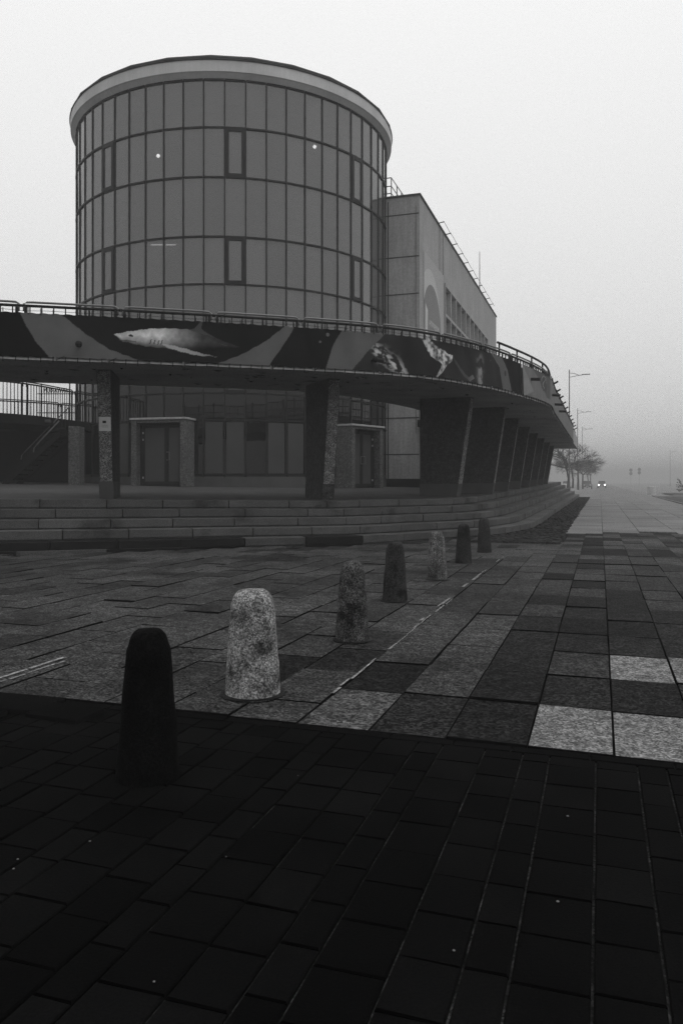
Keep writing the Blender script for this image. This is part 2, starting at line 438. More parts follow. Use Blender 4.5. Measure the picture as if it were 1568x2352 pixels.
# ------------------------------------------------------------------ steps and terrace
NS, TR = 5, .36
def step_z(t, k):
    p = FOOT.at(t, NS * TR); return terrace_z(p[0], p[1]) * k / NS
tp = [FOOT.at(t, NS * TR) for t in np.linspace(0, FOOT.len, 160)]
poly = [(p[0], p[1], terrace_z(p[0], p[1]) - .004) for p in tp] + [(x, y, terrace_z(x, y) - .004) for x, y in ((14.5, 66), (-26, 66), (-26, 15))]
skirt = [(x, y, -.3) for x, y, z in poly]
tr = MB().hexa(skirt, poly)
tag(tr.build('terrace', M_terrace), kind='structure')
steps = empty('steps', tuple(FOOT.at(9)))
tag(steps, 'wide curved flight of granite block steps below the canopy', 'steps', kind='structure')
inv = steps.matrix_world.inverted()
off0 = np.array(steps.location)
for k in range(NS):
    t = .3 + random.uniform(0, .8)
    while t < FOOT.len - .6:
        ln = random.uniform(1.05, 1.3); t1 = min(t + ln, FOOT.len - .3); gp = .009
        m = MB(); ns = 4; lo = []; hi = []
        j = random.uniform(-.008, .008); zj = random.uniform(-.004, .004)
        T = np.linspace(t + gp, t1 - gp, ns + 1)
        front = [FOOT.at(q, k * TR + j) for q in T]; back = [FOOT.at(q, (k + 1) * TR + .05) for q in T[::-1]]
        zz = [step_z(q, k + 1) + zj for q in T] + [step_z(q, k + 1) + zj for q in T[::-1]]
        zl = [step_z(q, k) - .06 for q in T] + [step_z(q, k) - .06 for q in T[::-1]]
        ring = front + back
        lo = [(p[0] - off0[0], p[1] - off0[1], z) for p, z in zip(ring, zl)]
        hi = [(p[0] - off0[0], p[1] - off0[1], z) for p, z in zip(ring, zz)]
        nf = ns + 1
        def pos(p, z): return (p[0] - off0[0], p[1] - off0[1], z)
        rec = [FOOT.at(q, k * TR + j + .03) for q in T]
        zf = [step_z(q, k) + .022 for q in T]
        m.hexa([pos(p, z) for p, z in zip(rec, zl[:nf])] + lo[nf:], [pos(p, z) for p, z in zip(rec, zf)] + [pos(p, z) for p, z in zip(back, zf[::-1])])
        m.hexa([pos(p, z + .0005) for p, z in zip(front, zf)] + [pos(p, z + .0005) for p, z in zip(back, zf[::-1])], hi)
        wet = k == 0 and (random.random() < .55 and t < 15)
        o = m.build('stone_block', M_step_wet if wet else M_step, steps); bevel(o, .008, 2)
        t = t1
# low kerb course at the very foot on the left
for q in range(8):
    t = 1 + q * 1.45
    r = ribbon(FOOT, t, t + 1.44, .35, [(-.10, -.05), (-.10, .035), (.05, .035), (.05, -.05)])
    r.v = [(a - off0[0], b - off0[1], c) for a, b, c in r.v]
    r.build('stone_block', M_step_wet if q % 3 else M_step, steps)

# ------------------------------------------------------------------ bollards
BO = [(2.80, -1.755, .128, .082, .60, M_bollard_b, 'nearest concrete bollard, nearly black all over', 0),
      (4.06, -1.865, .158, .117, .595, M_bollard_l, 'thick pale concrete bollard with dark patches, second from the camera', 1),
      (5.70, -1.79, .130, .088, .60, M_bollard, 'third concrete bollard from the camera, evenly grey and speckled', 2),
      (7.70, -1.97, .128, .085, .60, M_bollard_d, 'fourth concrete bollard from the camera with a blackened foot', 3),
      (9.55, -1.905, .130, .085, .60, M_bollard_m, 'fifth concrete bollard from the camera with a pale worn streak', 4),
      (11.75, -1.945, .125, .085, .58, M_bollard_d, 'sixth concrete bollard from the camera, second from the far end', 5),
      (13.6, -1.89, .125, .085, .60, M_bollard_d, 'smallest looking concrete bollard, last of the row before the steps', 6)]
for u, v, rb, rt, h, m, lab, i in BO:
    x, y, _ = W(u, v)
    prof = [(rb * 1.0, -.03), (rb * 1.0, .0), (rb * .99, .02)]
    for q in np.linspace(.08, .86, 9): prof.append((rb + (rt - rb) * (q ** 1.05), h * q))
    for a in np.linspace(0, 90, 7)[1:]:
        prof.append((rt * (.42 + .58 * math.cos(R(a))) if a < 90 else .012, h * (.86 + .14 * math.sin(R(a)))))
    nn = 28; mb = MB().lathe((0, 0, 0), prof, nn)
    vv = []
    for k, p in enumerate(mb.v):
        c = 1 + .018 * math.sin(p[2] * 23 + i) * math.cos(3 * math.atan2(p[1], p[0]) + i * 2) + random.uniform(-.006, .006)
        vv.append((p[0] * c, p[1] * c, p[2]))
    mb.v = vv
    o = mb.build('bollard', m, None, True); o.location = (x, y, 0); o.rotation_euler = (random.gauss(0, .012), random.gauss(0, .012), random.random() * 6)
    tag(o, lab, 'bollard', 'concrete bollards along the promenade')
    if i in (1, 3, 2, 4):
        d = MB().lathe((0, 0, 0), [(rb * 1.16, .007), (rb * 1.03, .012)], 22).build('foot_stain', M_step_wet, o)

# ------------------------------------------------------------------ canopy
ZS, ZT = 3.43, 4.17           # soffit, top of the parapet
can = empty('ring_canopy', tuple(EDGE.at(13.4, 2, ZS)))
tag(can, 'curved concrete walkway canopy carried by slanting columns round the tower', 'canopy')
def local(m, e): 
    c = np.array(e.location); m.v = [tuple(np.array(p) - c) for p in m.v]; return m
S0, S1 = .5, EDGE.len
local(ribbon(EDGE, S0, S1, .3, [(0, ZS), (0, ZS + .30), (4.0, ZS + .30), (4.0, ZS + .04)]), can).build('slab', M_soffit, can)
local(ribbon(EDGE, S0, S1, .3, [(0.004, ZS + .302), (0.004, ZT), (.13, ZT), (.13, ZS + .302)]), can).build('parapet', M_soffit, can)
local(ribbon(EDGE, S0, S1, .3, [(3.88, ZS + .302), (3.88, ZS + .45), (4.0, ZS + .45), (4.0, ZS + .302)]), can).build('inner_upstand', M_soffit, can)
local(ribbon(EDGE, S0, S1, .3, [(-.03, ZS - .035), (-.03, ZS - .003), (.10, ZS - .003), (.10, ZS - .035)]), can).build('drip_edge', M_soffit, can)
# flakes of loose paint hanging under the slab
fk = MB()
for _ in range(90):
    s = random.uniform(7.5, 30); o_ = random.uniform(.25, 3.9); ln = random.uniform(.04, .28); wd = random.uniform(.01, .05)
    a = EDGE.at(s, o_, 0); b = EDGE.at(s + ln, o_ + random.uniform(-.05, .05), 0); zz = ZS + .01 * o_
    c = (a + b) / 2; tx, ty = EDGE.tan(s)
    fk.add([(a[0], a[1], zz - .002), (c[0] - ty * wd, c[1] + tx * wd, zz - .002), (b[0], b[1], zz - .004), (c[0] + ty * wd, c[1] - tx * wd, zz - random.uniform(.01, .05))], [(0, 1, 2, 3)])
tag(local(fk, can).build('paint_flakes', M_groove, can), kind='stuff')

# columns: fins that widen outwards to the top
fins = []
def s_for_x(ratio, off, lo, hi):
    q = np.linspace(lo, hi, 1500); P = np.array([EDGE.at(a, off)[:2] for a in q]); return q[np.abs(P[:, 0] / P[:, 1] - ratio).argmin()]
s_list = [s_for_x((239 - 784) / 1800, 1.25, 6, 16), s_for_x((768 - 784) / 1800, 1.25, 12, 20), s_for_x((1084 - 784) / 1800, 1.25, 17, 24), s_for_x((1161 - 784) / 1800, 1.25, 20, 30)]
while s_list[-1] + 4.35 < EDGE.len - 1: s_list.append(s_list[-1] + 4.35)
s_list.insert(0, s_list[0] - 5.3)
names = ['concrete column at the left outside the first pair, beside the stairs', 'slanting concrete column with a white notice fixed to it',
         'slanting column standing before the right hand door, lit on its front edge', 'first dark fin column right of the doors',
         'second dark fin column right of the doors', 'third dark fin column right of the doors', 'fourth dark fin column right of the doors',
         'fifth dark fin column right of the doors', 'sixth dark fin column right of the doors', 'seventh dark fin column right of the doors',
         'eighth dark fin column right of the doors', 'ninth dark fin column right of the doors', 'tenth dark fin column right of the doors', 'eleventh dark fin column right of the doors']
COLS = []
for i, s in enumerate(s_list):
    if i == 0: continue
    p = EDGE.at(s, 1.25); n_ = EDGE.out(s); hw = .135
    if i == 1: n_ = np.array((.156, -.988, 0))
    t_ = np.array((-n_[1], n_[0], 0))
    def P(inw, lat, z): q = p - n_ * inw + t_ * lat; return (q[0], q[1], z)
    ib, it, ii = .40, .0, 1.46
    q0 = p - n_ * .9; zb = terrace_z(q0[0], q0[1]) - .03; zt = ZS + .03
    c = empty('column', tuple(q0)); tag(c, names[min(i, 13)], 'column', 'slanting columns under the canopy')
    lev = [(zb, ib), (zb + .38, ib - .055), (zt, it)]
    m = MB().hexa([P(ib, -hw, zb), P(ib, hw, zb), P(ii, hw, zb), P(ii, -hw, zb)], [P(it, -hw, zt), P(it, hw, zt), P(ii, hw, zt), P(ii, -hw, zt)])
    o = local(m, c).build('shaft', M_fin, c); bevel(o, .012, 2)
    zz = zb + .36
    fr = (zz - zb) / (zt - zb); oo = ib + (it - ib) * fr
    m = MB().hexa([P(ib - .008, -hw - .006, zb), P(ib - .008, hw + .006, zb), P(ii + .006, hw + .006, zb), P(ii + .006, -hw - .006, zb)],
                  [P(oo - .008, -hw - .006, zz), P(oo - .008, hw + .006, zz), P(ii + .006, hw + .006, zz), P(ii + .006, -hw - .006, zz)])
    o = local(m, c).build('base_band', M_plinth if i != 2 else M_fin, c)
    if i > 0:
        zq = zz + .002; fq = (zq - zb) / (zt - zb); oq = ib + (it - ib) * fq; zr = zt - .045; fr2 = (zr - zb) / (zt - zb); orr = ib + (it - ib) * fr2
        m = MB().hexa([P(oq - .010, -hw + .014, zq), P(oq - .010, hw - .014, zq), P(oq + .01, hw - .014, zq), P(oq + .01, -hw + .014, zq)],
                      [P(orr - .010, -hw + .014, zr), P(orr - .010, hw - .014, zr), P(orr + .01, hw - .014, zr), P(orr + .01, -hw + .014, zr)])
        local(m, c).build('painted_lit_front', M_fin_front, c)  # added pale strip: the lit look of the front edge is painted
    COLS.append((s, p, n_, t_, zb, zt, ib, it, hw))
# notice on the first visible column
s, p, n_, t_, zb, zt, ib, it, hw = COLS[0]
def on_front(z, lat, out):
    f = (z - zb) / (zt - zb); inw = ib + (it - ib) * f - out; q = p - n_ * inw + t_ * lat; return np.array((q[0], q[1], z))
nt_ = empty('notice', tuple(on_front(2.35, 0, .02))); tag(nt_, 'white notice sheet with a small dark pictogram on a column', 'notice')
def plate(z0, z1, l0, l1, o0, o1):
    a = [on_front(z0, l0, o0), on_front(z0, l1, o0), on_front(z1, l1, o0), on_front(z1, l0, o0)]
    b = [on_front(z0, l0, o1), on_front(z0, l1, o1), on_front(z1, l1, o1), on_front(z1, l0, o1)]
    return MB().hexa(a, b)
local(plate(2.23, 2.51, -.115, .115, .0105, .018), nt_).build('sheet', mat('notice_paper', .5, .7, .2, .1), nt_)
local(plate(2.385, 2.435, -.045, .025, .0185, .0205), nt_).build('pictogram', M_black, nt_)
for a, b in ((2.345, 2.350), (2.325, 2.329), (2.305, 2.309)):
    local(plate(a, b, -.06, .06, .0185, .020), nt_).build('text_line', M_frame, nt_)

# ------------------------------------------------------------------ banners
def in_poly(P, X, Y):
    r = np.zeros(X.shape, bool); n = len(P)
    for i in range(n):
        x0, y0 = P[i]; x1, y1 = P[(i + 1) % n]
        c = ((y0 > Y) != (y1 > Y)); xi = (x1 - x0) * (Y - y0) / ((y1 - y0) + 1e-12) + x0
        r ^= c & (X < xi)
    return r
def vnoise(X, Y, f, seed):
    g_ = np.random.default_rng(seed).random((64, 64)); a = X * f; b = Y * f
    i = np.floor(a).astype(int); j = np.floor(b).astype(int); a = a - i; b = b - j
    a = a * a * (3 - 2 * a); b = b * b * (3 - 2 * b); G = lambda p, q: g_[p % 64, q % 64]
    return (G(i, j) * (1 - a) + G(i + 1, j) * a) * (1 - b) + (G(i, j + 1) * (1 - a) + G(i + 1, j + 1) * a) * b
def fbm(X, Y, f, seed): return sum(vnoise(X, Y, f * 2 ** k, seed + k) / 2 ** k for k in range(4)) / 1.875
def curve_s(P, Z):
    P = sorted([(b, a) for a, b in P]); z = [q[0] for q in P]; s = [q[1] for q in P]
    return np.interp(Z, z, s)
DK, GR, BK = .005, .088, .0015
def paint_front(Sg, Z):
    c = np.full(Sg.shape, DK)
    le = curve_s([(9.49, 4.25), (9.61, 3.99), (9.76, 3.73), (10.01, 3.43)], Z)
    lL = curve_s([(10.17, 4.25), (10.61, 3.9), (11.01, 3.64), (11.62, 3.43)], Z)
    lR = curve_s([(14.31, 4.25), (13.91, 3.92), (13.46, 3.65), (12.95, 3.43)], Z)
    a1 = curve_s([(14.51, 4.27), (14.31, 3.94), (13.96, 3.43)], Z)
    b0 = curve_s([(15.46, 4.23), (15.26, 3.9), (15.11, 3.43)], Z)
    b1 = curve_s([(16.41, 4.23), (16.06, 3.89), (15.66, 3.43)], Z)
    c0 = curve_s([(19.96, 4.25), (20.46, 3.95), (20.66, 3.43)], Z); c1 = curve_s([(20.51, 4.27), (20.96, 3.96), (21.26, 3.43)], Z)
    c[(Sg < le)] = BK
    for lo, hi in ((le, lL), (lR, a1), (b0, b1), (c0, c1)): c[(Sg > lo) & (Sg < hi)] = GR
    ph = (Sg > b1) & (Sg < c0); c[ph] = (.018 + .02 * (fbm(Sg, Z, 1.3, 3) - .5))[ph]
    c[(Sg > lL) & (Sg < lR)] = (.002 + .008 * fbm(Sg, Z, 1.2, 9))[(Sg > lL) & (Sg < lR)]
    # blue shark
    sh = [(11.11, 3.91), (11.31, 3.965), (11.51, 4.0), (11.71, 4.04), (11.91, 4.06), (12.21, 4.07), (12.46, 4.065), (12.56, 4.10), (12.65, 4.19), (12.72, 4.27), (12.68, 4.10), (12.81, 4.00), (13.06, 3.89),
          (13.40, 3.79), (13.11, 3.72), (12.81, 3.68), (12.51, 3.68), (12.21, 3.69), (11.91, 3.70), (11.71, 3.71), (11.51, 3.74), (11.26, 3.79)]
    m = in_poly(sh, Sg, Z)
    top = np.interp(Sg, [11.1, 11.5, 11.9, 12.4, 13.4], [3.91, 4.0, 4.06, 4.06, 3.8]); bot = np.interp(Sg, [11.1, 11.26, 11.7, 12.4, 13.4], [3.9, 3.79, 3.71, 3.68, 3.76])
    h = np.clip((Z - bot) / (top - bot + .01), 0, 1.1)
    b = np.interp(Sg, [11.1, 11.4, 11.95, 12.05, 12.45, 12.7, 13.4], [.46, .48, .55, .40, .15, .045, .02]) * np.interp(h, [0, .12, .3, .6, .95, 1.1], [.12, .25, .62, 1, .8, .5])
    b *= .6 + .8 * fbm(Sg, Z, 14, 21); b[h > 1.02] = .05
    c[m] = b[m]
    # gills, mouth, eye
    for gx in (11.76, 11.83, 11.90, 11.96): c[(np.abs(Sg - gx - (Z - 3.8) * .25) < .012) & (Z > 3.755) & (Z < 3.84)] *= .25
    e = ((Sg - 11.41) / .045) ** 2 + ((Z - 3.90) / .022) ** 2; c[e < 1] = .05; c[e < .4] = .008
    c[(np.abs(Z - (3.815 - .06 * (Sg - 11.2))) < .008) & (Sg > 11.2) & (Sg < 11.5)] = .05
    pe = [(11.94, 3.76), (12.05, 3.775), (12.41, 3.70), (12.66, 3.635), (12.98, 3.575), (12.66, 3.58), (12.41, 3.62), (12.16, 3.68)]
    m = in_poly(pe, Sg, Z); c[m] = np.interp(Sg, [11.9, 12.4, 12.98], [.36, .30, .14])[m]
    ca = [(12.75, 3.92), (13.0, 3.83), (13.25, 3.79), (13.1, 3.80), (12.9, 3.86)]
    m = in_poly(ca, Sg, Z); c[m] = .055
    # spray
    d = np.hypot(1, .9); ln = (Z - (3.93 - .62 * (Sg - 16.1))) / 1.2
    q = np.exp(-(ln / .14) ** 2) * np.clip((Sg - 16.05) / .15, 0, 1) * np.clip((17.1 - Sg) / .3, 0, 1)
    c = np.where(ph, c + .42 * q * np.clip(fbm(Sg + Z * .6, Z * 1.5, 9, 5) * 5 - 2.1, 0, 1), c)
    q = np.exp(-((Sg - 19.45) / .13) ** 2) * np.clip((4.2 - Z) / .2, 0, 1); c = c + .20 * q * np.clip(fbm(Sg, Z, 8, 8) * 4 - 1.6, 0, 1)
    # leaping fish
    fs = [(17.32, 4.25), (17.55, 4.24), (17.66, 4.16), (17.85, 4.07), (18.02, 4.05), (18.10, 4.0), (18.32, 3.97), (18.30, 3.84), (18.15, 3.76), (17.98, 3.60), (17.80, 3.44), (17.74, 3.44), (17.90, 3.66), (17.93, 3.75), (17.80, 3.80), (17.62, 3.86), (17.47, 4.02)]
    m = in_poly(fs, Sg, Z); c[m] = (np.interp(Z, [3.43, 3.8, 4.0, 4.25], [.26, .40, .42, .26]) * np.clip(fbm(Sg, Z, 13, 31) * 3 - .75, .12, 1.3))[m]
    tl = [(18.32, 3.97), (18.62, 3.72), (18.95, 3.56), (19.12, 3.63), (19.2, 3.56), (19.02, 3.47), (18.7, 3.58), (18.42, 3.80)]
    m = in_poly(tl, Sg, Z); c[m] = np.interp(Sg, [18.3, 18.9, 19.2], [.05, .06, .14])[m]
    for x, z, r, val in ((15.16, 4.12, .036, .11), (15.0, 3.97, .024, .10), (20.81, 3.85, .07, .03), (19.95, 4.05, .02, .06)): c[np.hypot(Sg - x, Z - z) < r] = val
    return c
def paint_side(Sg, Z):
    c = np.full(Sg.shape, .13)
    k = (Sg > 23.0) & (Z > 4.25 - ((Sg - 22.9) * .42)) & (Sg < 25.2); c[k & (Z > 3.62)] = .07
    e = np.hypot((Sg - 24.15) / .42, (Z - 3.98) / .24); c[e < 1] = .055
    c[(np.abs(Sg - 24.15 - .2 * np.sin(Z * 14)) < .03) & (e < .7)] = .2; c[(np.abs(e - .8) < .05) & (Z > 4.0)] = .2
    c *= .8 + .4 * fbm(Sg * 3, Z * .25, 1.5, 4)
    return c
def banner(name, sa, sb, paint, ds, nz, off, label):
    ns = int((sb - sa) / ds); s_ = np.linspace(sa, sb, ns + 1); z_ = np.linspace(ZS + .015, ZT + .06, nz + 1)
    Sg, Z = np.meshgrid(s_, z_, indexing='ij')
    wr = .018 * (fbm(Sg + .35 * Z, Z * .35, 1.6, 40) - .5) + .012 * np.sin((Sg + .3 * Z) * 9) * fbm(Sg, Z * 0, .8, 12)
    base = np.array([EDGE.at(a, 0)[:2] for a in s_]); ou = np.array([EDGE.out(a)[:2] for a in s_])
    o_ = off + wr
    X = base[:, None, 0] + ou[:, None, 0] * o_; Y = base[:, None, 1] + ou[:, None, 1] * o_
    V = np.stack([X, Y, Z + .006 * np.sin(Sg * 30)], -1).reshape(-1, 3)
    k = nz + 1
    ii, jj = np.meshgrid(np.arange(ns), np.arange(nz), indexing='ij'); a = (ii * k + jj).ravel()
    F = np.stack([a, a + k, a + k + 1, a + 1], -1)
    root = empty(name, tuple(EDGE.at((sa + sb) / 2, -off, ZS))); tag(root, label, 'banner')
    V = V - np.array(root.location)
    me = bpy.data.meshes.new('cloth'); me.from_pydata(V.tolist(), [], F.tolist()); me.update(); me.materials.append(M_banner)
    for p_ in me.polygons: p_.use_smooth = True
    cc = paint(Sg, Z).ravel(); ca = me.color_attributes.new('Col', 'FLOAT_COLOR', 'POINT')
    ca.data.foreach_set('color', np.stack([cc, cc, cc, np.ones_like(cc)], -1).astype(np.float32).ravel())
    o = ob('cloth', me, root)
    sol = o.modifiers.new('thickness', 'SOLIDIFY'); sol.thickness = .003; sol.offset = -1
    hk = MB()
    for q in np.arange(sa + .1, sb, .21):
        n2 = EDGE.out(q)
        for z0, z1 in ((ZT + .03, ZT + .12 + random.uniform(0, .05)), (ZS - .06 - random.uniform(0, .02), ZS + .03)):
            b_ = EDGE.at(q, -off - .012); hk.tube([(b_[0], b_[1], z0), (b_[0], b_[1], z1)], .008, 4)
    tag(local(hk, root).build('hooks', M_black, root), kind='stuff')
    for z0 in (ZT + .10, ZS - .045):
        cd = MB().tube([EDGE.at(q, -off - .012, z0 + .01 * math.sin(q * 7)) for q in np.linspace(sa, sb, int((sb - sa) / .35))], .004, 4)
        local(cd, root).build('cord', M_black, root)
    return root
banner('banner', 4.5, 21.95, paint_front, .0125, 66, .05, 'long dark printed banner with a shark and pale bands along the canopy edge')
banner('banner', 22.02, 46.0, paint_side, .04, 22, .05, 'pale grey banner with a round emblem along the receding canopy edge')
# torn corner that hangs loose where the two meet
fb = MB(); a = EDGE.at(21.98, -.07, ZT + .05); n2 = EDGE.out(22); t2 = np.array((*EDGE.tan(22), 0))
A_ = a + t2 * .02; B_ = a + t2 * .05 + n2 * .02 + np.array((0, 0, -.80)); C_ = a + t2 * .44 + n2 * .16 + np.array((0, 0, -.66)); D_ = a + t2 * .27 + n2 * .10 + np.array((0, 0, -.40)); E2 = a + t2 * .13 + n2 * .05 + np.array((0, 0, -.2))
up = n2 * .004
fb.add([A_, B_, C_, D_, E2, A_ + up, B_ + up, C_ + up, D_ + up, E2 + up], [(0, 1, 4), (4, 1, 3), (3, 1, 2), (5, 9, 6), (9, 8, 6), (8, 7, 6), (0, 5, 6, 1), (1, 6, 7, 2), (2, 7, 8, 3), (3, 8, 9, 4), (4, 9, 5, 0)])
tag(fb.build('banner_flap', mat('banner_back', .19, .7, .2, .15, 3)), 'pale loose banner corner hanging at the bend of the canopy', 'banner flap')

# small white brackets and lamps on the canopy edge
for k, s in enumerate((10.1, 11.0, 12.35, 14.0, 14.85, 16.25, 17.35, 18.6, 19.9, 21.2)):
    e = empty('bracket', tuple(EDGE.at(s, -.10, ZS - .02))); tag(e, 'small clamp bracket on the lower canopy edge, ' + ORD[k] + ' from the left', 'bracket', 'clamp brackets along the canopy edge')
    n2 = EDGE.out(s); t2 = np.array((*EDGE.tan(s), 0))
    MB().box((0, 0, 0), (.012, .015, .035), (t2, n2, ZA)).build('clamp', M_rail_l, e)
    MB().tube([(0, 0, -.02), tuple(t2 * .16 + np.array((0, 0, .06)))], .008, 5).build('arm', M_black, e)
for s, zz, lab in ((10.51, 3.68, 'dark ball shaped lamp on the banner left of the shark'), (16.11, 3.66, 'dark spotlight on the banner beside the pale spray')):
    e = empty('edge_lamp', tuple(EDGE.at(s, -.06, zz))); tag(e, lab, 'lamp')
    n2 = EDGE.out(s)
    MB().tube([(0, 0, 0), tuple(n2 * .12)], .03, 8).build('arm', M_black, e)
    m = MB(); pr = [(.062 * math.sin(R(a)) + .001, -.062 * math.cos(R(a))) for a in np.linspace(0, 180, 9)]
    m.lathe(tuple(n2 * .15), pr, 14); m.build('globe', M_black, e, True)
    if s > 12: MB().tube([tuple(n2 * .15), tuple(n2 * .16 + np.array((*EDGE.tan(s), 0)) * .17 + np.array((0, 0, -.02)))], .045, 10).build('barrel', M_black, e)
# spouts and pegs on the long side
for k, (s, zz) in enumerate(((22.75, 3.93), (25.6, 3.80), (28.0, 3.75), (30.6, 3.75))):
    n2 = EDGE.out(s); p0 = EDGE.at(s, -.02, zz)
    o = MB().tube([(0, 0, 0), tuple(n2 * .28 + np.array((0, 0, -.02)))], .042, 10).build('drain_spout', M_frame); o.location = p0
    tag(o, ('dark drain spout nearest the bend of the canopy', 'second dark drain spout from the bend of the canopy', 'third dark drain spout from the bend of the canopy', 'fourth dark drain spout from the bend of the canopy')[k], 'spout', 'drain spouts through the side banner')
for k in range(11):
    s = 26.4 + k * 2.15; n2 = EDGE.out(s); p0 = EDGE.at(s, -.03, ZT + .05)
    o = MB().tube([(0, 0, -.02), tuple(n2 * .17 + np.array((0, 0, .08)))], .028, 8).build('peg', M_frame); o.location = p0
    tag(o, 'short dark peg on the receding canopy top, ' + ORD[k] + ' from the bend', 'peg', 'pegs along the receding canopy edge')

# ------------------------------------------------------------------ railings
def railing(path, s0, s1, off, zb, zr, label, name='railing_section', bal=.205, group=None, light=True):
    mid = path.at((s0 + s1) / 2, off, zb); root = empty(name, tuple(mid)); tag(root, label, 'railing', group)
    n = 6; T = np.linspace(s0, s1, n + 1)
    P = lambda s, z: path.at(s, off, z)
    pts = [P(s0, zr - .10), P(s0, zr + .035), P(s0 + .05, zr + .06)] + [P(q, zr + .065) for q in np.linspace(s0 + .15, s1 - .15, n)] + [P(s1 - .05, zr + .06), P(s1, zr + .035), P(s1, zr - .10)]
    local(MB().tube(pts, .021, 7), root).build('handrail', M_rail_l if light else M_rail, root, True)
    local(MB().tube([P(q, zr) for q in np.linspace(s0 - .06, s1 + .06, n)], .027, 7), root).build('rail', M_rail, root, True)
    k = int((s1 - s0) / bal)
    bm = MB().box((0, 0, (zr - zb) / 2), (.010, .010, (zr - zb) / 2)).mesh('baluster', M_rail)
    for q in range(k + 1):
        s = s0 + (s1 - s0) * (q + .5) / (k + 1); a = path.at(s, off, zb); tx, ty = path.tan(s)
        ob('baluster', bm, root, tuple(a - np.array(root.location)), math.atan2(ty, tx))
    pm = MB().box((0, 0, (zr - zb) / 2), (.022, .022, (zr - zb) / 2)).mesh('post', M_rail)
    for s in (s0 + .03, s1 - .03):
        a = path.at(s, off, zb); ob('post', pm, root, tuple(a - np.array(root.location)))
    return root
s = 6.13; k = 0
while s + 1.6 < 27:
    railing(EDGE, s, s + 1.62, .065, ZT + .002, ZT + .21, 'section of dark baluster railing on the canopy edge, ' + ORD[k - 1] + ' from the left' if k else 'section of canopy railing out of view on the left',
            group='railing sections on the canopy edge')
    s += 1.71; k += 1
lr = empty('side_railing', tuple(EDGE.at(35, .065, ZT))); tag(lr, 'long dark railing on the receding side of the canopy', 'railing')
local(MB().tube([EDGE.at(q, .065, ZT + .42) for q in np.linspace(20.6, 27, 22)], .03, 7), lr).build('handrail', M_rail, lr)
local(MB().tube([EDGE.at(q, .065, ZT + .20) for q in np.linspace(26.9, 54, 30)], .026, 6), lr).build('rail', M_rail, lr)
bmesh_ = MB().box((0, 0, .10), (.012, .012, .10)).mesh('baluster', M_rail)
for q in np.arange(27, 50, .42): ob('baluster', bmesh_, lr, tuple(EDGE.at(q, .065, ZT) - np.array(lr.location)))
bmesh_ = MB().box((0, 0, .21), (.018, .018, .21)).mesh('post', M_rail)
for q in np.arange(20.7, 27, 1.25): ob('post', bmesh_, lr, tuple(EDGE.at(q, .065, ZT) - np.array(lr.location)))
ir = empty('inner_railing', tuple(EDGE.at(13, 3.9, ZS + .45))); tag(ir, 'dark baluster railing along the inner edge of the canopy walkway', 'railing')
for zz in (.15, .45, .78):
    local(MB().tube([EDGE.at(q, 3.92, ZS + .45 + zz) for q in np.linspace(3, 40, 110)], .022, 5), ir).build('rail', M_rail, ir)
bm_ = MB()
for q in np.arange(3, 40, .13):
    a = EDGE.at(q, 3.92, ZS + .45); bm_.box(a + np.array((0, 0, .4)), (.009, .009, .4))
tag(local(bm_, ir).build('balusters', M_rail, ir), kind='stuff')
pmesh = MB().box((0, 0, .45), (.025, .025, .45)).mesh('post', M_rail)
for q in np.arange(3, 40, 1.3): ob('post', pmesh, ir, tuple(EDGE.at(q, 3.92, ZS + .45) - np.array(ir.location)))

# ------------------------------------------------------------------ round tower
TX, TY, TR_ = -4.52, 33.4, 6.42
NP = 56; DA = 2 * math.pi / NP
ROWS = [1.45, 3.35, 4.27, 5.83, 8.03, 9.67, 11.72, 13.43, 15.07]
tw = empty('round_tower', (TX, TY, 1.0)); tag(tw, 'round glazed tower with a dark pane grid and pale cornice', 'tower')
A10 = R(10.9)                                   # bearing of the tenth mullion, from the axis facing the camera
def ang(k): return A10 + (k - 10) * DA          # k-th mullion
def dirv(a): return np.array((math.sin(a), -math.cos(a), 0.)), np.array((math.cos(a), math.sin(a), 0.))
pr = [(TR_ - .02, z - 1.0) for z in (.4, 1.43)]
MB().lathe((0, 0, 0), [(TR_ + .03, -.3), (TR_ + .03, .40), (TR_ - .3, .40)], 112).build('plinth', M_plinth, tw)
VIS = range(-5, 25)
ra = TR_ * math.cos(DA / 2); hwid = TR_ * math.sin(DA / 2)
lights = {8: 0}
blind = {(7 + 3, 0), (8 + 3, 0), (12, 0), (13, 0)}
door_ranges = ((4, 7), (17, 20))
def in_door(k): return any(a <= k < b for a, b in door_ranges)
pm = {}
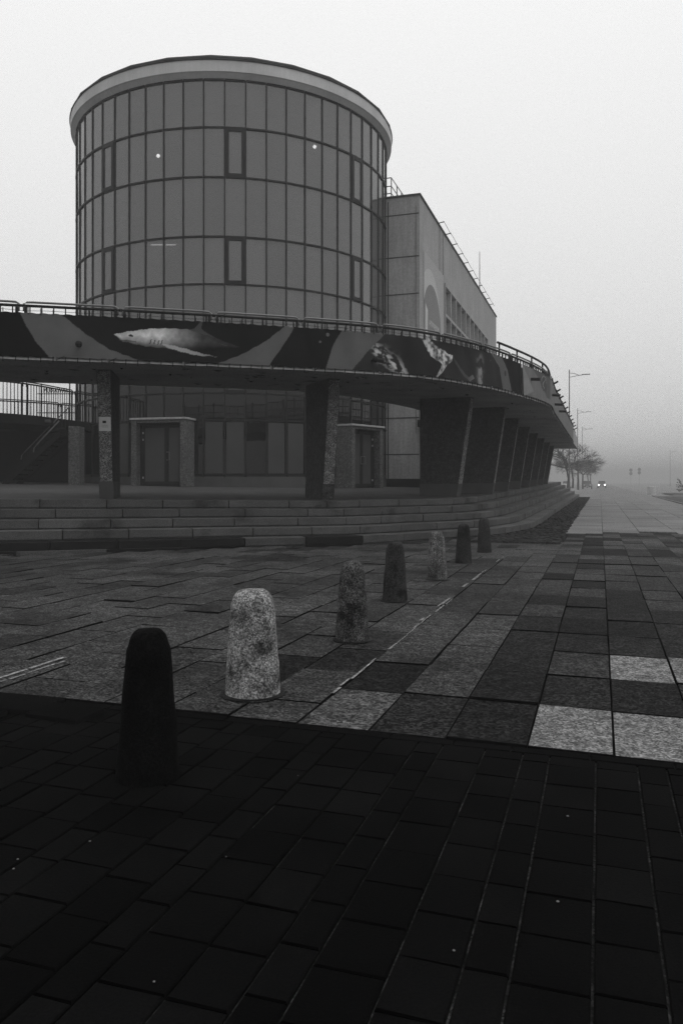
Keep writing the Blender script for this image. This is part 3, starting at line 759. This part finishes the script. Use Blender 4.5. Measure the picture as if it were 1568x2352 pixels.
for r in range(len(ROWS) - 1):
    z0, z1 = ROWS[r], ROWS[r + 1]; h = (z1 - z0) / 2
    low = r < 3
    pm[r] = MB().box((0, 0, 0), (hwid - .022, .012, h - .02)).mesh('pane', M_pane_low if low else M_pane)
    for k in VIS:
        if r == 0 and in_door(k): continue
        a = ang(k) + DA / 2; n2, t2 = dirv(a)
        me = pm[r]
        loc = n2 * (ra - .03) + np.array((0, 0, (z0 + z1) / 2 - 1.0))
        win = (k in (2, 9, 16) and r in (4, 6)) or (k == 9 and r == 2)
        if win:
            m = MB(); e = .11
            for cx, cz, ex, ez in ((-(hwid - e / 2 - .03), 0, e / 2, h - .02), (hwid - e / 2 - .03, 0, e / 2, h - .02), (0, h - .02 - e / 2, hwid - e - .03, e / 2), (0, -(h - .02 - e / 2), hwid - e - .03, e / 2)):
                m.box((cx, 0, cz), (ex, .05, ez))
            o = m.build('window', M_frame, tw); o.location = loc + n2 * .03; o.rotation_euler = (0, 0, a)
            MB().box((0, 0, 0), (hwid - e - .035, .012, h - e - .025)).build('pane', M_pane, o)
            continue
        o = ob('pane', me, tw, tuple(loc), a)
        o.rotation_euler = (random.gauss(0, .004), 0, a + random.gauss(0, .006))
        if r == 0 and k in (8, 9, 11, 12, 13, 14, 3):
            bl = MB().box((0, -.02, .0), (hwid - .06, .006, h - .06)).build('blind', M_blind, tw); bl.location = loc + np.array((0, 0, 0)) + n2 * .0; bl.rotation_euler = (0, 0, a)
full = ROWS[-1] - ROWS[0]
mm = MB().box((0, 0, full / 2), (.021, .07, full / 2)).mesh('mullion', M_frame)
for k in range(-5, 26):
    n2, t2 = dirv(ang(k)); ob('mullion', mm, tw, tuple(n2 * (TR_ - .05) + np.array((0, 0, .45))), ang(k))
# heavier dark posts between the shop panes
for r, z in enumerate(ROWS):
    m = MB()
    for k in VIS:
        a = ang(k) + DA / 2; n2, t2 = dirv(a); m.box(n2 * (ra - .02) + np.array((0, 0, z - 1.0)), (hwid - .024, .05, .028 if r else .05), (t2, n2, ZA))
    m.build('transom', M_frame, tw)
# the side that faces away, and what is inside
m = MB()
for k in range(25, 51):
    a = ang(k) + DA / 2; n2, t2 = dirv(a); m.box(n2 * ra + np.array((0, 0, (15 + 1.45) / 2 - 1.0)), (hwid, .03, 6.77), (t2, n2, ZA))
m.build('rear_glazing', M_frame, tw)
MB().lathe((0, 0, .45), [(4.2, 0), (4.2, 13.6)], 40).build('inner_core', M_groove, tw)
for z in (4.55, 6.45, 10.35, 14.1): MB().lathe((0, 0, z - 1), [(6.05, 0), (6.05, .3)], 56).build('floor_slab', M_groove, tw)
# cornice and roof edge
RC = 6.63
MB().lathe((0, 0, -1.0), [(TR_ - .25, 15.05), (TR_ + .02, 15.11), (RC - .05, 15.23), (RC, 15.26), (RC + .01, 15.66), (RC - .1, 15.69), (RC - .3, 15.67)], 112).build('cornice', M_cornice, tw)
m = MB(); nr = 28
rp = [(RC + .02, 15.695), (RC + .03, 15.75), (RC - .05, 15.83), (RC - .35, 16.0), (2., 16.15)]
m.lathe((0, 0, -1.0), rp, nr); m.build('roof', M_roof, tw)
for z in (15.66,):
    MB().tube([(RC * math.cos(q) * 1.004, RC * math.sin(q) * 1.004, z - 1.0 - .01) for q in np.linspace(math.pi * .95, math.pi * 2.05, 90)], .02, 5).build('gutter_wire', M_frame, tw)
# lamps shining behind the panes
for (x, y, z, lab) in ((-6.54, 28.0, 12.87, 'small bright lamp shining behind the upper left tower panes'), (-.97, 28.32, 13.33, 'small bright lamp shining behind the upper right tower panes')):
    e = empty('interior_lamp', (x, y, z)); tag(e, lab, 'lamp')
    MB().lathe((0, 0, 0), [(.065 * math.sin(R(a)) + .001, -.065 * math.cos(R(a))) for a in np.linspace(0, 180, 9)], 12).build('bulb', M_lit, e)
    MB().tube([(0, 0, .065), (0, 0, .12)], .03, 8).build('socket', M_frame, e)
e = empty('strip_lamp', (-6.4, 28.2, 9.75)); tag(e, 'horizontal strip lamp glowing behind the middle left tower panes', 'lamp')
MB().box((0, 0, .05), (.5, .05, .025)).build('housing', M_frame, e); MB().tube([(-.45, 0, 0), (.45, 0, 0)], .022, 8).build('tube', M_tube, e)

# doors with stone portals
def portal(phi, wd, ht, label, dlabel, handed):
    n2, t2 = dirv(phi); base = n2 * (TR_ - .05) + np.array((TX, TY, 0)); zb = terrace_z(base[0], base[1])
    r = empty('door_portal', (base[0], base[1], zb), phi); tag(r, label, 'portal')
    dp = .75; jw = .20
    for sx in (-1, 1):
        o = MB().box((sx * (wd / 2 - jw / 2), -dp / 2, ht / 2 - .06), (jw / 2, dp / 2, ht / 2 - .03)).build('jamb', M_portal, r); bevel(o, .01)
    o = MB().box((0, -dp / 2, ht - .14), (wd / 2 - jw + .002, dp / 2 - .01, .045)).build('lintel', M_portal, r)
    o = MB().box((0, -dp / 2, ht - .055), (wd / 2 + .04, dp / 2 + .05, .035)).build('cap_slab', M_wall, r); bevel(o, .008)
    d = empty('glass_door', (base[0] + n2[0] * .42, base[1] + n2[1] * .42, zb + .01), phi); tag(d, dlabel, 'door')
    iw = wd - 2 * jw; dh = ht - .2
    m = MB(); fr = .085
    for cx, cz, ex, ez in ((-(iw / 2 - fr / 2), dh / 2, fr / 2, dh / 2), (iw / 2 - fr / 2, dh / 2, fr / 2, dh / 2), (0, dh - fr / 2, iw / 2 - fr, fr / 2)): m.box((cx, 0, cz), (ex, .045, ez))
    m.build('door_frame', M_black, d)
    sp_ = .17 if handed else 0.
    parts = ((-iw / 2 + fr, sp_), (sp_, iw / 2 - fr))
    for q, (a, b) in enumerate(parts):
        m = MB(); st = .075; ww = (b - a) / 2; cx = (a + b) / 2; hh = (dh - fr) / 2
        lf = MB()
        for dx, dz, ex, ez in ((-(ww - st / 2), 0, st / 2, hh), (ww - st / 2, 0, st / 2, hh), (0, hh - st / 2, ww - st, st / 2), (0, -(hh - .07), ww - st, .07)): lf.box((dx, 0, dz), (ex, .03, ez))
        lo = lf.build('door_leaf', M_black, d); lo.location = (cx, -.004, hh)
        MB().box((0, 0, .03), (ww - st + .004, .01, hh - st)).build('pane', M_blind, lo)
        if not handed or q == 1:
            hs = 1 if q == 0 else -1
            x0 = hs * (ww - st * .5)
            MB().tube([(x0, -.03, -.15), (x0, -.09, -.15), (x0 - hs * .10, -.10, -.15), (x0 - hs * .10, -.10, .12), (x0, -.09, .12), (x0, -.03, .12)], .011, 6).build('handle', M_rail_l, lo)
        for hz in (-.75, .55, .78):
            MB().box(((-1 if q == 0 else 1) * (ww - .02), -.04, hz), (.014, .014, .035)).build('hinge', M_white, lo)
portal(R(-13.6), 2.0, 2.33, 'grey granite door surround left of the middle columns', 'dark framed glass double door in the left portal', True)
portal(R(50.5), 1.9, 2.33, 'grey granite door surround behind the right hand lit column', 'dark framed glass double door with loop handles in the right portal', False)

# ------------------------------------------------------------------ long block behind
C0 = np.array((3.18, 32.0, 0)); LU = 24.9; ZTOP = 1.2 + 660 / 1800 * 32
e1 = np.array(UA); e2 = np.array(VA)
bk = empty('long_block', tuple(C0)); tag(bk, 'long pale rendered block with a flat roof behind the round tower', 'building')
def bp(u, v, z): q = C0 + e1 * u + e2 * v; return (q[0], q[1], z)
def bbox(m, u0, u1, v0, v1, z0, z1):
    return m.hexa([bp(u0, v0, z0), bp(u0, v1, z0), bp(u1, v1, z0), bp(u1, v0, z0)], [bp(u0, v0, z1), bp(u0, v1, z1), bp(u1, v1, z1), bp(u1, v0, z1)])
# side wall built round the window band
w0, w1, wt, wm, wb = 5.4, 20.2, 1.2 + 9.44, 1.2 + 7.96, 7.25
m = MB(); bbox(m, 0, w0, -11, 0, .4, ZTOP); bbox(m, w1, LU, -11, 0, .4, ZTOP); bbox(m, w0, w1, -11, 0, wt, ZTOP); bbox(m, w0, w1, -11, 0, .4, wb); bbox(m, w0, w1, -11, -1.6, wb, wt)
local(m, bk).build('wall', M_wall, bk)
bays = 10; bw_ = (w1 - w0) / bays
for q in range(bays + 1):
    m = bbox(MB(), w0 + q * bw_ - .07, w0 + q * bw_ + .07, -1.2, .06, wb + .002, wt - .002); local(m, bk).build('window_fin', M_wall, bk)
for z in (wm, wb + .07, wt - .07):
    m = bbox(MB(), w0 + .075, w1 - .075, -1.19, .055, z - .07, z + .07); local(m, bk).build('window_rail', M_wall, bk)
for q in range(bays):
    for z0, z1 in ((wb + .15, wm - .075), (wm + .075, wt - .15)):
        m = bbox(MB(), w0 + q * bw_ + .08, w0 + (q + 1) * bw_ - .08, -1.10, -1.06, z0, z1); local(m, bk).build('window_pane', M_pane, bk)
# coping, lightning rod pegs
m = bbox(MB(), -.05, LU + .05, -11, .05, ZTOP + .002, ZTOP + .07); local(m, bk).build('coping', M_roof, bk)
# joints of the end wall
end_z = [(1108 - y) / 1800 * 32 + 1.2 for y in (489, 587, 673)]
for v in (-1.32,):
    m = bbox(MB(), -.012, .02, v - .02, v + .02, 1.0, ZTOP - .15); local(m, bk).build('panel_joint', M_groove, bk)
m = bbox(MB(), -.012, .02, -.16, -.145, 3.2, ZTOP - .4); local(m, bk).build('down_wire', M_groove, bk)
for z in end_z + [3.85, 2.35]:
    m = bbox(MB(), -.011, .02, -4.0, -.02, z - .02, z + .02); local(m, bk).build('panel_joint', M_groove, bk)
for u in (4.2, 5.0):
    m = bbox(MB(), u - .015, u + .015, -.02, .012, 5, ZTOP - .1); local(m, bk).build('panel_joint', M_groove, bk)
m = bbox(MB(), -.03, .02, -4.5, .03, .8, 1.35); local(m, bk).build('plinth', M_dark_wall, bk)
m = bbox(MB(), .02, LU, -.02, .03, .8, 1.35); local(m, bk).build('plinth', M_dark_wall, bk)
for q in range(11):
    a = bp(3.8 + q * 1.72, .02, ZTOP + .04); pg = MB().tube([a, tuple(np.array(a) + e2 * .28 + np.array((0, 0, .04)))], .022, 6)
    local(pg, bk).build('roof_peg', M_frame, bk)
local(MB().tube([bp(3.8 + q, .25, ZTOP + .12 + .02 * math.sin(q * 3)) for q in np.linspace(0, 18, 60)], .012, 4), bk).build('roof_wire', M_frame, bk)
mast = empty('roof_mast', bp(18.9, -.3, ZTOP)); tag(mast, 'thin mast standing on the roof edge of the long block', 'mast')
MB().tube([(0, 0, 0), (0, 0, 3.0)], .035, 6, .02).build('pole', M_lamp, mast)
MB().box((0, 0, .2), (.08, .08, .2)).build('foot', M_frame, mast)
rl = empty('roof_railing', bp(.3, -2.2, ZTOP)); tag(rl, 'small steel railing on the roof beside the tower', 'railing')
for z in (.3, .6, .95):
    local(MB().tube([bp(.25, -3.6, ZTOP + z), bp(.25, -1.25, ZTOP + z), bp(2.6, -1.25, ZTOP + z)], .022, 5), rl).build('rail', M_frame, rl)
for u, v in ((.25, -3.4), (.25, -2.3), (.25, -1.25), (1.2, -1.25), (2.0, -1.25), (2.6, -1.25)):
    local(MB().tube([bp(u, v, ZTOP + .05), bp(u, v, ZTOP + .95)], .022, 5), rl).build('post', M_frame, rl)
# round poster on the side wall
po = empty('wall_poster', bp(2.9, .02, 8)); tag(po, 'wall poster with a pale crescent round a darker disc and white lettering', 'poster')
M_po = mat('poster_ground', 0.3, .8, .2, .05); M_disc = mat('poster_disc', 0.17, .8, .2, .05); M_cres = mat('poster_crescent', 0.38, .8, .2, .05)
local(bbox(MB(), .75, 5.0, .012, .02, 5.6, 10.9), po).build('sheet', M_po, po)
def disc(cu, cz, r, v, clip=None, n=48):
    ring = [(cu + r * math.cos(k * 2 * math.pi / n), cz + r * math.sin(k * 2 * math.pi / n)) for k in range(n)]
    ring = [(min(max(a, .76), 4.99), min(max(b, 5.62), 10.88)) for a, b in ring]
    return MB().hexa([bp(a, v, b) for a, b in ring], [bp(a, v + .003, b) for a, b in ring])
local(disc(2.1, 8.25, 2.15, .0205), po).build('crescent', M_cres, po)
local(disc(2.45, 7.85, 1.95, .0245), po).build('disc', M_disc, po)
rotp = (R(90), 0, math.atan2(UA[1], UA[0]))
rloc = np.array(po.location)
text_mesh('AKWARIUM', .40, M_white, 'lettering', po, tuple(np.array(bp(1.75, .029, 7.95)) - rloc), rotp)
text_mesh('GDYŃSKIE', .40, M_white, 'lettering', po, tuple(np.array(bp(1.75, .029, 7.35)) - rloc), rotp)
mk = MB().hexa([bp(1.0, .028, 7.45), bp(1.55, .028, 7.3), bp(1.45, .028, 7.75), bp(1.5, .028, 8.55), bp(1.0, .028, 8.75)], [bp(1.0, .031, 7.45), bp(1.55, .031, 7.3), bp(1.45, .031, 7.75), bp(1.5, .031, 8.55), bp(1.0, .031, 8.75)])
local(mk, po).build('emblem', M_white, po)
# landing with a rail beside the lower wall
ld = empty('side_landing', bp(.6, .5, 3.3)); tag(ld, 'small dark landing slab with a railing between wall and columns', 'landing')
local(bbox(MB(), -.4, 6, .0, 1.6, 3.45, 3.72), ld).build('slab', M_dark_wall, ld)
for v in np.linspace(.08, 1.5, 8): local(MB().tube([bp(-.35, v, 3.72), bp(-.35, v, 4.55)], .014, 4), ld).build('baluster', M_rail, ld)
local(MB().tube([bp(-.35, 0, 4.55), bp(-.35, 1.6, 4.55)], .024, 6), ld).build('handrail', M_rail, ld)

# ------------------------------------------------------------------ left: raised walk, stair, sign
lw = Path([(-20, 21.5), (-15, 23.2), (-10.9, 25.0), (-9.6, 28.0), (-9.0, 31.0), (-9.2, 34)])
rw = empty('raised_walk', tuple(lw.at(8, 0, 3.3))); tag(rw, 'dark raised walkway slab left of the tower under a picket fence', 'walkway')
local(ribbon(lw, 0, lw.len, .4, [(0, 3.12), (0, 3.42), (3.2, 3.42), (3.2, 3.2)]), rw).build('slab', M_dark_wall, rw)
for s in (9.3, 11.6): local(MB().box(lw.at(s, -.05, 3.28), (.12, .05, .05)), rw).build('bulkhead_lamp', M_plinth, rw)
for q in range(4):
    s0 = 5.6 + q * 2.6
    r = railing(lw, s0, s0 + 2.45, .1, 3.425, 4.45, ('picket fence panel on the raised walk, leftmost', 'picket fence panel on the raised walk, second from left', 'picket fence panel on the raised walk, third from left', 'picket fence panel on the raised walk beside the tower')[q], 'fence_panel', .13, 'fence panels on the raised walk', False)
# second fence further back
lw2 = Path([(-22, 27), (-16, 29), (-12, 31), (-10, 34)])
for q in range(4):
    s0 = 4 + q * 2.6
    railing(lw2, s0, s0 + 2.5, 0, 3.425, 4.35, 'far picket fence panel behind the raised walk, ' + ORD[q] + ' from the left', 'fence_panel', .14, 'far fence panels behind the raised walk', False)
m = ribbon(lw2, 0, lw2.len, .4, [(-.2, 3.1), (-.2, 3.41), (3, 3.41), (3, 3.1)]); rb_ = m.build('rear_walk', M_dark_wall); tag(rb_, 'second dark walkway slab further back on the left', 'walkway')
sg = empty('letter_sign', (-15.4, 40, 3.4)); tag(sg, 'open steel frame with raised letters seen mirrored from behind', 'sign')
for x in (.1, 1.55, 1.9): MB().tube([(x, 0, 0), (x, 0, 2.85)], .035, 6).build('post', M_rail, sg)
for z in (1.35, 2.32): MB().tube([(-.1, 0, z), (1.95, 0, z)], .025, 6).build('rail', M_rail, sg)
o = text_mesh('AKWARIUM', .36, M_rail, 'lettering', sg, (1.46, .04, 2.38), (R(90), 0, R(180)), .02); o.scale = (.66, 1, 1)
# rear wall under the walk and the stair
wl = MB().hexa([(-22, 29, .6), (-9.6, 29.6, .6), (-9.6, 30, .6), (-22, 29.4, .6)], [(-22, 29, 3.11), (-9.6, 29.6, 3.11), (-9.6, 30, 3.11), (-22, 29.4, 3.11)])
tag(wl.build('rear_wall', M_dark_wall), 'dark wall at the back under the raised walk', 'wall')
pil = MB().box((-9.05, 26.8, 2.05), (.18, .3, 1.05)); o = pil.build('stair_pillar', M_portal); tag(o, 'granite pillar at the head of the left stair beside the tower', 'pillar'); bevel(o, .012)
stc = empty('outdoor_stair', (-9.9, 26.3, 1.0)); tag(stc, 'dark open riser stair with pale handrails left of the tower', 'stair')
xa, xb, za, zb_ = -11.1, -9.25, terrace_z(-11, 26), 2.95
nst = 11
for k in range(nst):
    x = xa + (xb - xa) * (k + .5) / nst; z = za + (zb_ - za) * (k + 1) / nst
    local(MB().box((x, 26.4, z - .02), (.10, .55, .02)), stc).build('tread', M_dark_wall, stc)
for y in (25.84, 26.98): 
    local(MB().hexa([(xa - .1, y - .02, za), (xa + .12, y - .02, za), (xb, y - .02, zb_ - .25), (xb, y - .02, zb_ - .02)], [(xa - .1, y + .02, za), (xa + .12, y + .02, za), (xb, y + .02, zb_ - .25), (xb, y + .02, zb_ - .02)]), stc).build('stringer', M_dark_wall, stc)
for y, x0, h0 in ((26.95, xa + .1, .9), (25.86, xa + .95, .28)):
    f = (zb_ - za) / (xb - xa); zz0 = za + f * (x0 - xa) + h0
    pts = [(x0, y, zz0 - .16), (x0 + .02, y, zz0 - .02), (x0 + .12, y, zz0 + .1), (xb - .05, y, min(zb_ + .9, zz0 + f * (xb - x0)))] 
    local(MB().tube(pts, .022, 6), stc).build('handrail', M_rail_l, stc)
    for q in np.arange(x0 + .1, xb, .13):
        z1 = min(zz0 + f * (q - x0), zb_ + .9); z0 = za + f * (q - xa)
        if z1 - z0 > .1: local(MB().tube([(q, y, z0), (q, y, z1)], .010, 4), stc).build('baluster', M_rail, stc)

# ------------------------------------------------------------------ lamps, trees, cars, far things
def street_lamp(u, v, h, label, zb=0., arm=1, group='street lamps in the mist'):
    x, y, _ = W(u, v); e = empty('street_lamp', (x, y, zb)); tag(e, label, 'street lamp', group)
    MB().tube([(0, 0, 0), (0, 0, 1.2)], .11, 8).build('base', M_lamp, e)
    MB().tube([(0, 0, 1.2), (0, 0, h)], .075, 8, .05).build('pole', M_lamp, e)
    d = np.array(VA) * arm
    up = [tuple(d * t + np.array((0, 0, h - .38 - .22 * t ** 1.5 * .6))) for t in np.linspace(0, .95, 5)]
    MB().tube([(0, 0, h - .36), tuple(d * .5 + np.array((0, 0, h - .43))), tuple(d * 1.0 + np.array((0, 0, h - .62)))], .03, 5).build('upper_arm', M_lamp, e)
    MB().tube([(0, 0, h - .80), tuple(d * .9 + np.array((0, 0, h - .66))), tuple(d * 1.5 + np.array((0, 0, h - .58)))], .03, 5).build('lower_arm', M_lamp, e)
    MB().box(tuple(d * 1.65 + np.array((0, 0, h - .57))), (.42, .10, .035), (VA, UA, ZA)).build('lamp_head', M_lamp, e)
for k, (y, x) in enumerate(((82, 23.8), (125, 37.6), (165, 50.6))):
    u = SN * x + CS * y; v = CS * x - SN * y
    street_lamp(u, v, 13.0, ('nearest street lamp rising behind the far end of the canopy', 'second street lamp along the promenade, half faded in mist', 'farthest street lamp along the promenade, nearly lost in mist')[k], .0)
street_lamp(280, 22, 12, 'faint street lamp far right beyond the lawn', 0)
def tree(u, v, zb, h, spread, seed, label):
    rn = random.Random(seed); x, y, _ = W(u, v); e = empty('street_tree', (x, y, zb)); tag(e, label, 'tree', 'bare street trees beyond the canopy')
    tk = MB(); tw_ = MB(); lf = MB()
    def grow(p, d, ln, r, lev):
        q = p + d * ln; mid = (p + q) / 2 + np.array([rn.uniform(-.08, .08) * ln for _ in range(3)])
        (tk if lev < 2 else tw_).tube([p, mid, q], r, 6 if lev < 2 else 3, r * .66, cap=False)
        if lev >= 5: return
        for _ in range((5, 3, 4, 4, 4)[lev]):
            a = d + np.array((rn.gauss(0, .62), rn.gauss(0, .62), rn.gauss(.02, .40))); a /= np.linalg.norm(a)
            if lev == 0: a = np.array((rn.gauss(0, .8), rn.gauss(0, .8), rn.uniform(.25, .9))); a /= np.linalg.norm(a)
            st = rn.uniform(.55, 1) if lev else 1
            grow(p + d * ln * st, a, ln * rn.uniform(.58, .85) if lev else spread * rn.uniform(.38, .55), r * .56, lev + 1)
        if lev >= 3:
            for _ in range(7):
                c = p + d * ln * rn.random() + np.array([rn.gauss(0, .12) for _ in range(3)]); s_ = rn.uniform(.02, .05)
                n3 = np.array([rn.gauss(0, 1) for _ in range(3)]); n3 /= np.linalg.norm(n3); a3 = np.cross(n3, (0, 0, 1.)); a3 /= np.linalg.norm(a3) + 1e-6; b3 = np.cross(n3, a3)
                lf.add([c - a3 * s_, c + b3 * s_ * .5, c + a3 * s_, c - b3 * s_ * .5], [(0, 1, 2, 3)])
    grow(np.zeros(3), np.array((rn.gauss(0, .04), rn.gauss(0, .04), 1.)), h * .40, .12, 0)
    tk.build('trunk', M_bark, e); c = tw_.build('crown', M_twig, e); lf.build('leaves', M_leaf, c)
TL = ('nearest bare street tree just beyond the canopy end', 'second bare street tree beyond the canopy end', 'third bare street tree in the mist', 'fourth bare street tree in the mist', 'fifth bare street tree, faint in the mist', 'sixth bare street tree, nearly lost in the mist')
for k, (y, x) in enumerate(((84, 24.2), (95, 28.0), (108, 32.6), (125, 38.4), (150, 47), (180, 57.2))):
    tree(SN * x + CS * y, CS * x - SN * y, .5 if k < 2 else .2, 5.6 + .4 * (k % 3), 3.3, 11 + k, TL[k])
def car(u, v, rz, paint, label, lit=False):
    x, y, _ = W(u, v); e = empty('parked_car' if not lit else 'oncoming_car', (x, y, 0), rz); tag(e, label, 'car')
    # side profile (along local x), swept over y with tumblehome
    low = [(-2.1, .35), (-2.15, .62), (-2.0, .85), (-1.2, .93), (1.0, .93), (1.75, .9), (2.1, .75), (2.15, .35)]
    m = MB(); lay = ((-.85, .94), (-.78, 1.0), (.78, 1.0), (.85, .94))
    v_ = [(px * s_, yy, pz) for yy, s_ in lay for px, pz in low]; n8 = len(low)
    f = [(i * n8 + k, i * n8 + (k + 1) % n8, (i + 1) * n8 + (k + 1) % n8, (i + 1) * n8 + k) for i in range(3) for k in range(n8)] + [tuple(range(n8)), tuple(3 * n8 + k for k in range(n8 - 1, -1, -1))]
    m.add(v_, f); m.build('body', paint, e)
    cab = [(-1.25, .925), (-.75, 1.42), (.75, 1.45), (1.45, .925)]
    m = MB(); v_ = [(px, yy * (1 if pz < 1 else .84), pz) for yy in (-.76, .76) for px, pz in cab]
    m.add(v_, [(0, 1, 2, 3), (7, 6, 5, 4), (0, 4, 5, 1), (1, 5, 6, 2), (2, 6, 7, 3), (3, 7, 4, 0)]); m.build('cabin_glass', M_glassdark, e)
    MB().box((0, 0, 1.45), (.76, .62, .025)).build('roof', paint, e)
    for sx in (-1.3, 1.35):
        for sy in (-.76, .76):
            wlo = MB(); wlo.tube([(sx, sy - .1, .32), (sx, sy + .1, .32)], .32, 14); wlo.build('wheel', M_tyre, e)
    for sy in (-.58, .58): MB().tube([(-2.12, sy, .68), (-2.17, sy, .68)], .17, 14).build('headlight', M_head if lit else M_white, e)
    MB().box((-2.16, 0, .5), (.01, .25, .055)).build('number_plate', M_white, e)
car(172, .35, R(90) - R(18.23) + R(0), M_car, 'oncoming car with both headlights lit at the end of the promenade', True)
car(150, -2.2, R(90) - R(18.23), M_car, 'dark parked car in the mist left of the headlights')
car(165, -6.4, R(90) - R(18.23), M_car_l, 'pale parked car among the trees in the mist')
car(120, 26, R(5), M_car, 'faint dark parked car beyond the lawn on the right')
car(118, 32, R(4), M_car_l, 'faint pale parked car beyond the lawn on the right')
bx_, by_, _ = W(79.4, 4.6)
bn = empty('concrete_bin', (bx_, by_, 0)); tag(bn, 'pale round concrete litter bin at the edge of the lawn', 'litter bin')
MB().lathe((0, 0, 0), [(.42, 0), (.42, .78), (.40, .82), (.33, .82), (.31, .4)], 24).build('drum', M_white, bn)
def round_sign(u, v, h, r, label):
    x, y, _ = W(u, v); e = empty('road_sign', (x, y, 0)); tag(e, label, 'road sign')
    MB().tube([(0, 0, 0), (0, 0, h + r * .6)], .04, 6).build('post', M_lamp, e)
    for k, zz in enumerate((h, h - 2.05 * r)):
        MB().tube([(0, -.05, zz), (0, -.09, zz)], r, 18).build('sign_plate', M_lamp, e)
round_sign(300, 10.5, 5.6, .6, 'pair of round road signs on one post in the mist, left')
round_sign(302, 13.4, 5.9, .6, 'pair of round road signs on one post in the mist, right')
def hedge(u, v, ln, h, seed, label):
    rn = random.Random(seed); x, y, _ = W(u, v); e = empty('hedge', (x, y, 0)); tag(e, label, 'hedge', 'hedges beyond the lawn')
    m = MB()
    for _ in range(2600):
        t = rn.uniform(-ln / 2, ln / 2); b_ = rn.uniform(-.7, .7); top = h * (.8 + .25 * math.sin(t * 1.7 + seed) + .15 * math.sin(t * 4.1))
        z = top * rn.random() ** .6; c = np.array(VA) * t + np.array(UA) * b_ + np.array((0, 0, z)); s_ = rn.uniform(.06, .16)
        n3 = np.array([rn.gauss(0, 1) for _ in range(3)]); n3 /= np.linalg.norm(n3); a3 = np.cross(n3, (0, 0, 1.)); a3 /= np.linalg.norm(a3) + 1e-6; b3 = np.cross(n3, a3)
        m.add([c - a3 * s_, c + b3 * s_ * .6, c + a3 * s_, c - b3 * s_ * .6], [(0, 1, 2, 3)])
    m.build('foliage', M_hedge, e); MB().tube([(0, 0, 0), (0, 0, h * .5)], .06, 5).build('stem', M_bark, e)
hedge(105, 24, 30, 1.7, 3, 'long low hedge beyond the lawn on the right')
hedge(140, 30, 14, 2.2, 8, 'taller hedge at the right edge of the view')

# ------------------------------------------------------------------ fog
hz = MB().box((0, 420, 8.2), (950, 720, 9.8)).build('haze', None)
hz['kind'] = 'stuff'; hz['label'] = 'thick pale sea fog over the whole place'; hz['category'] = 'fog'
hm = bpy.data.materials.new('haze'); hm.use_nodes = True; n = hm.node_tree.nodes; l = hm.node_tree.links
n.remove(n['Principled BSDF'])
pv = n.new('ShaderNodeVolumePrincipled'); pv.inputs['Density'].default_value = .0032; pv.inputs['Color'].default_value = (.55, .55, .55, 1)
l.new(pv.outputs[0], n['Material Output'].inputs['Volume'])
hz.data.materials.append(hm)
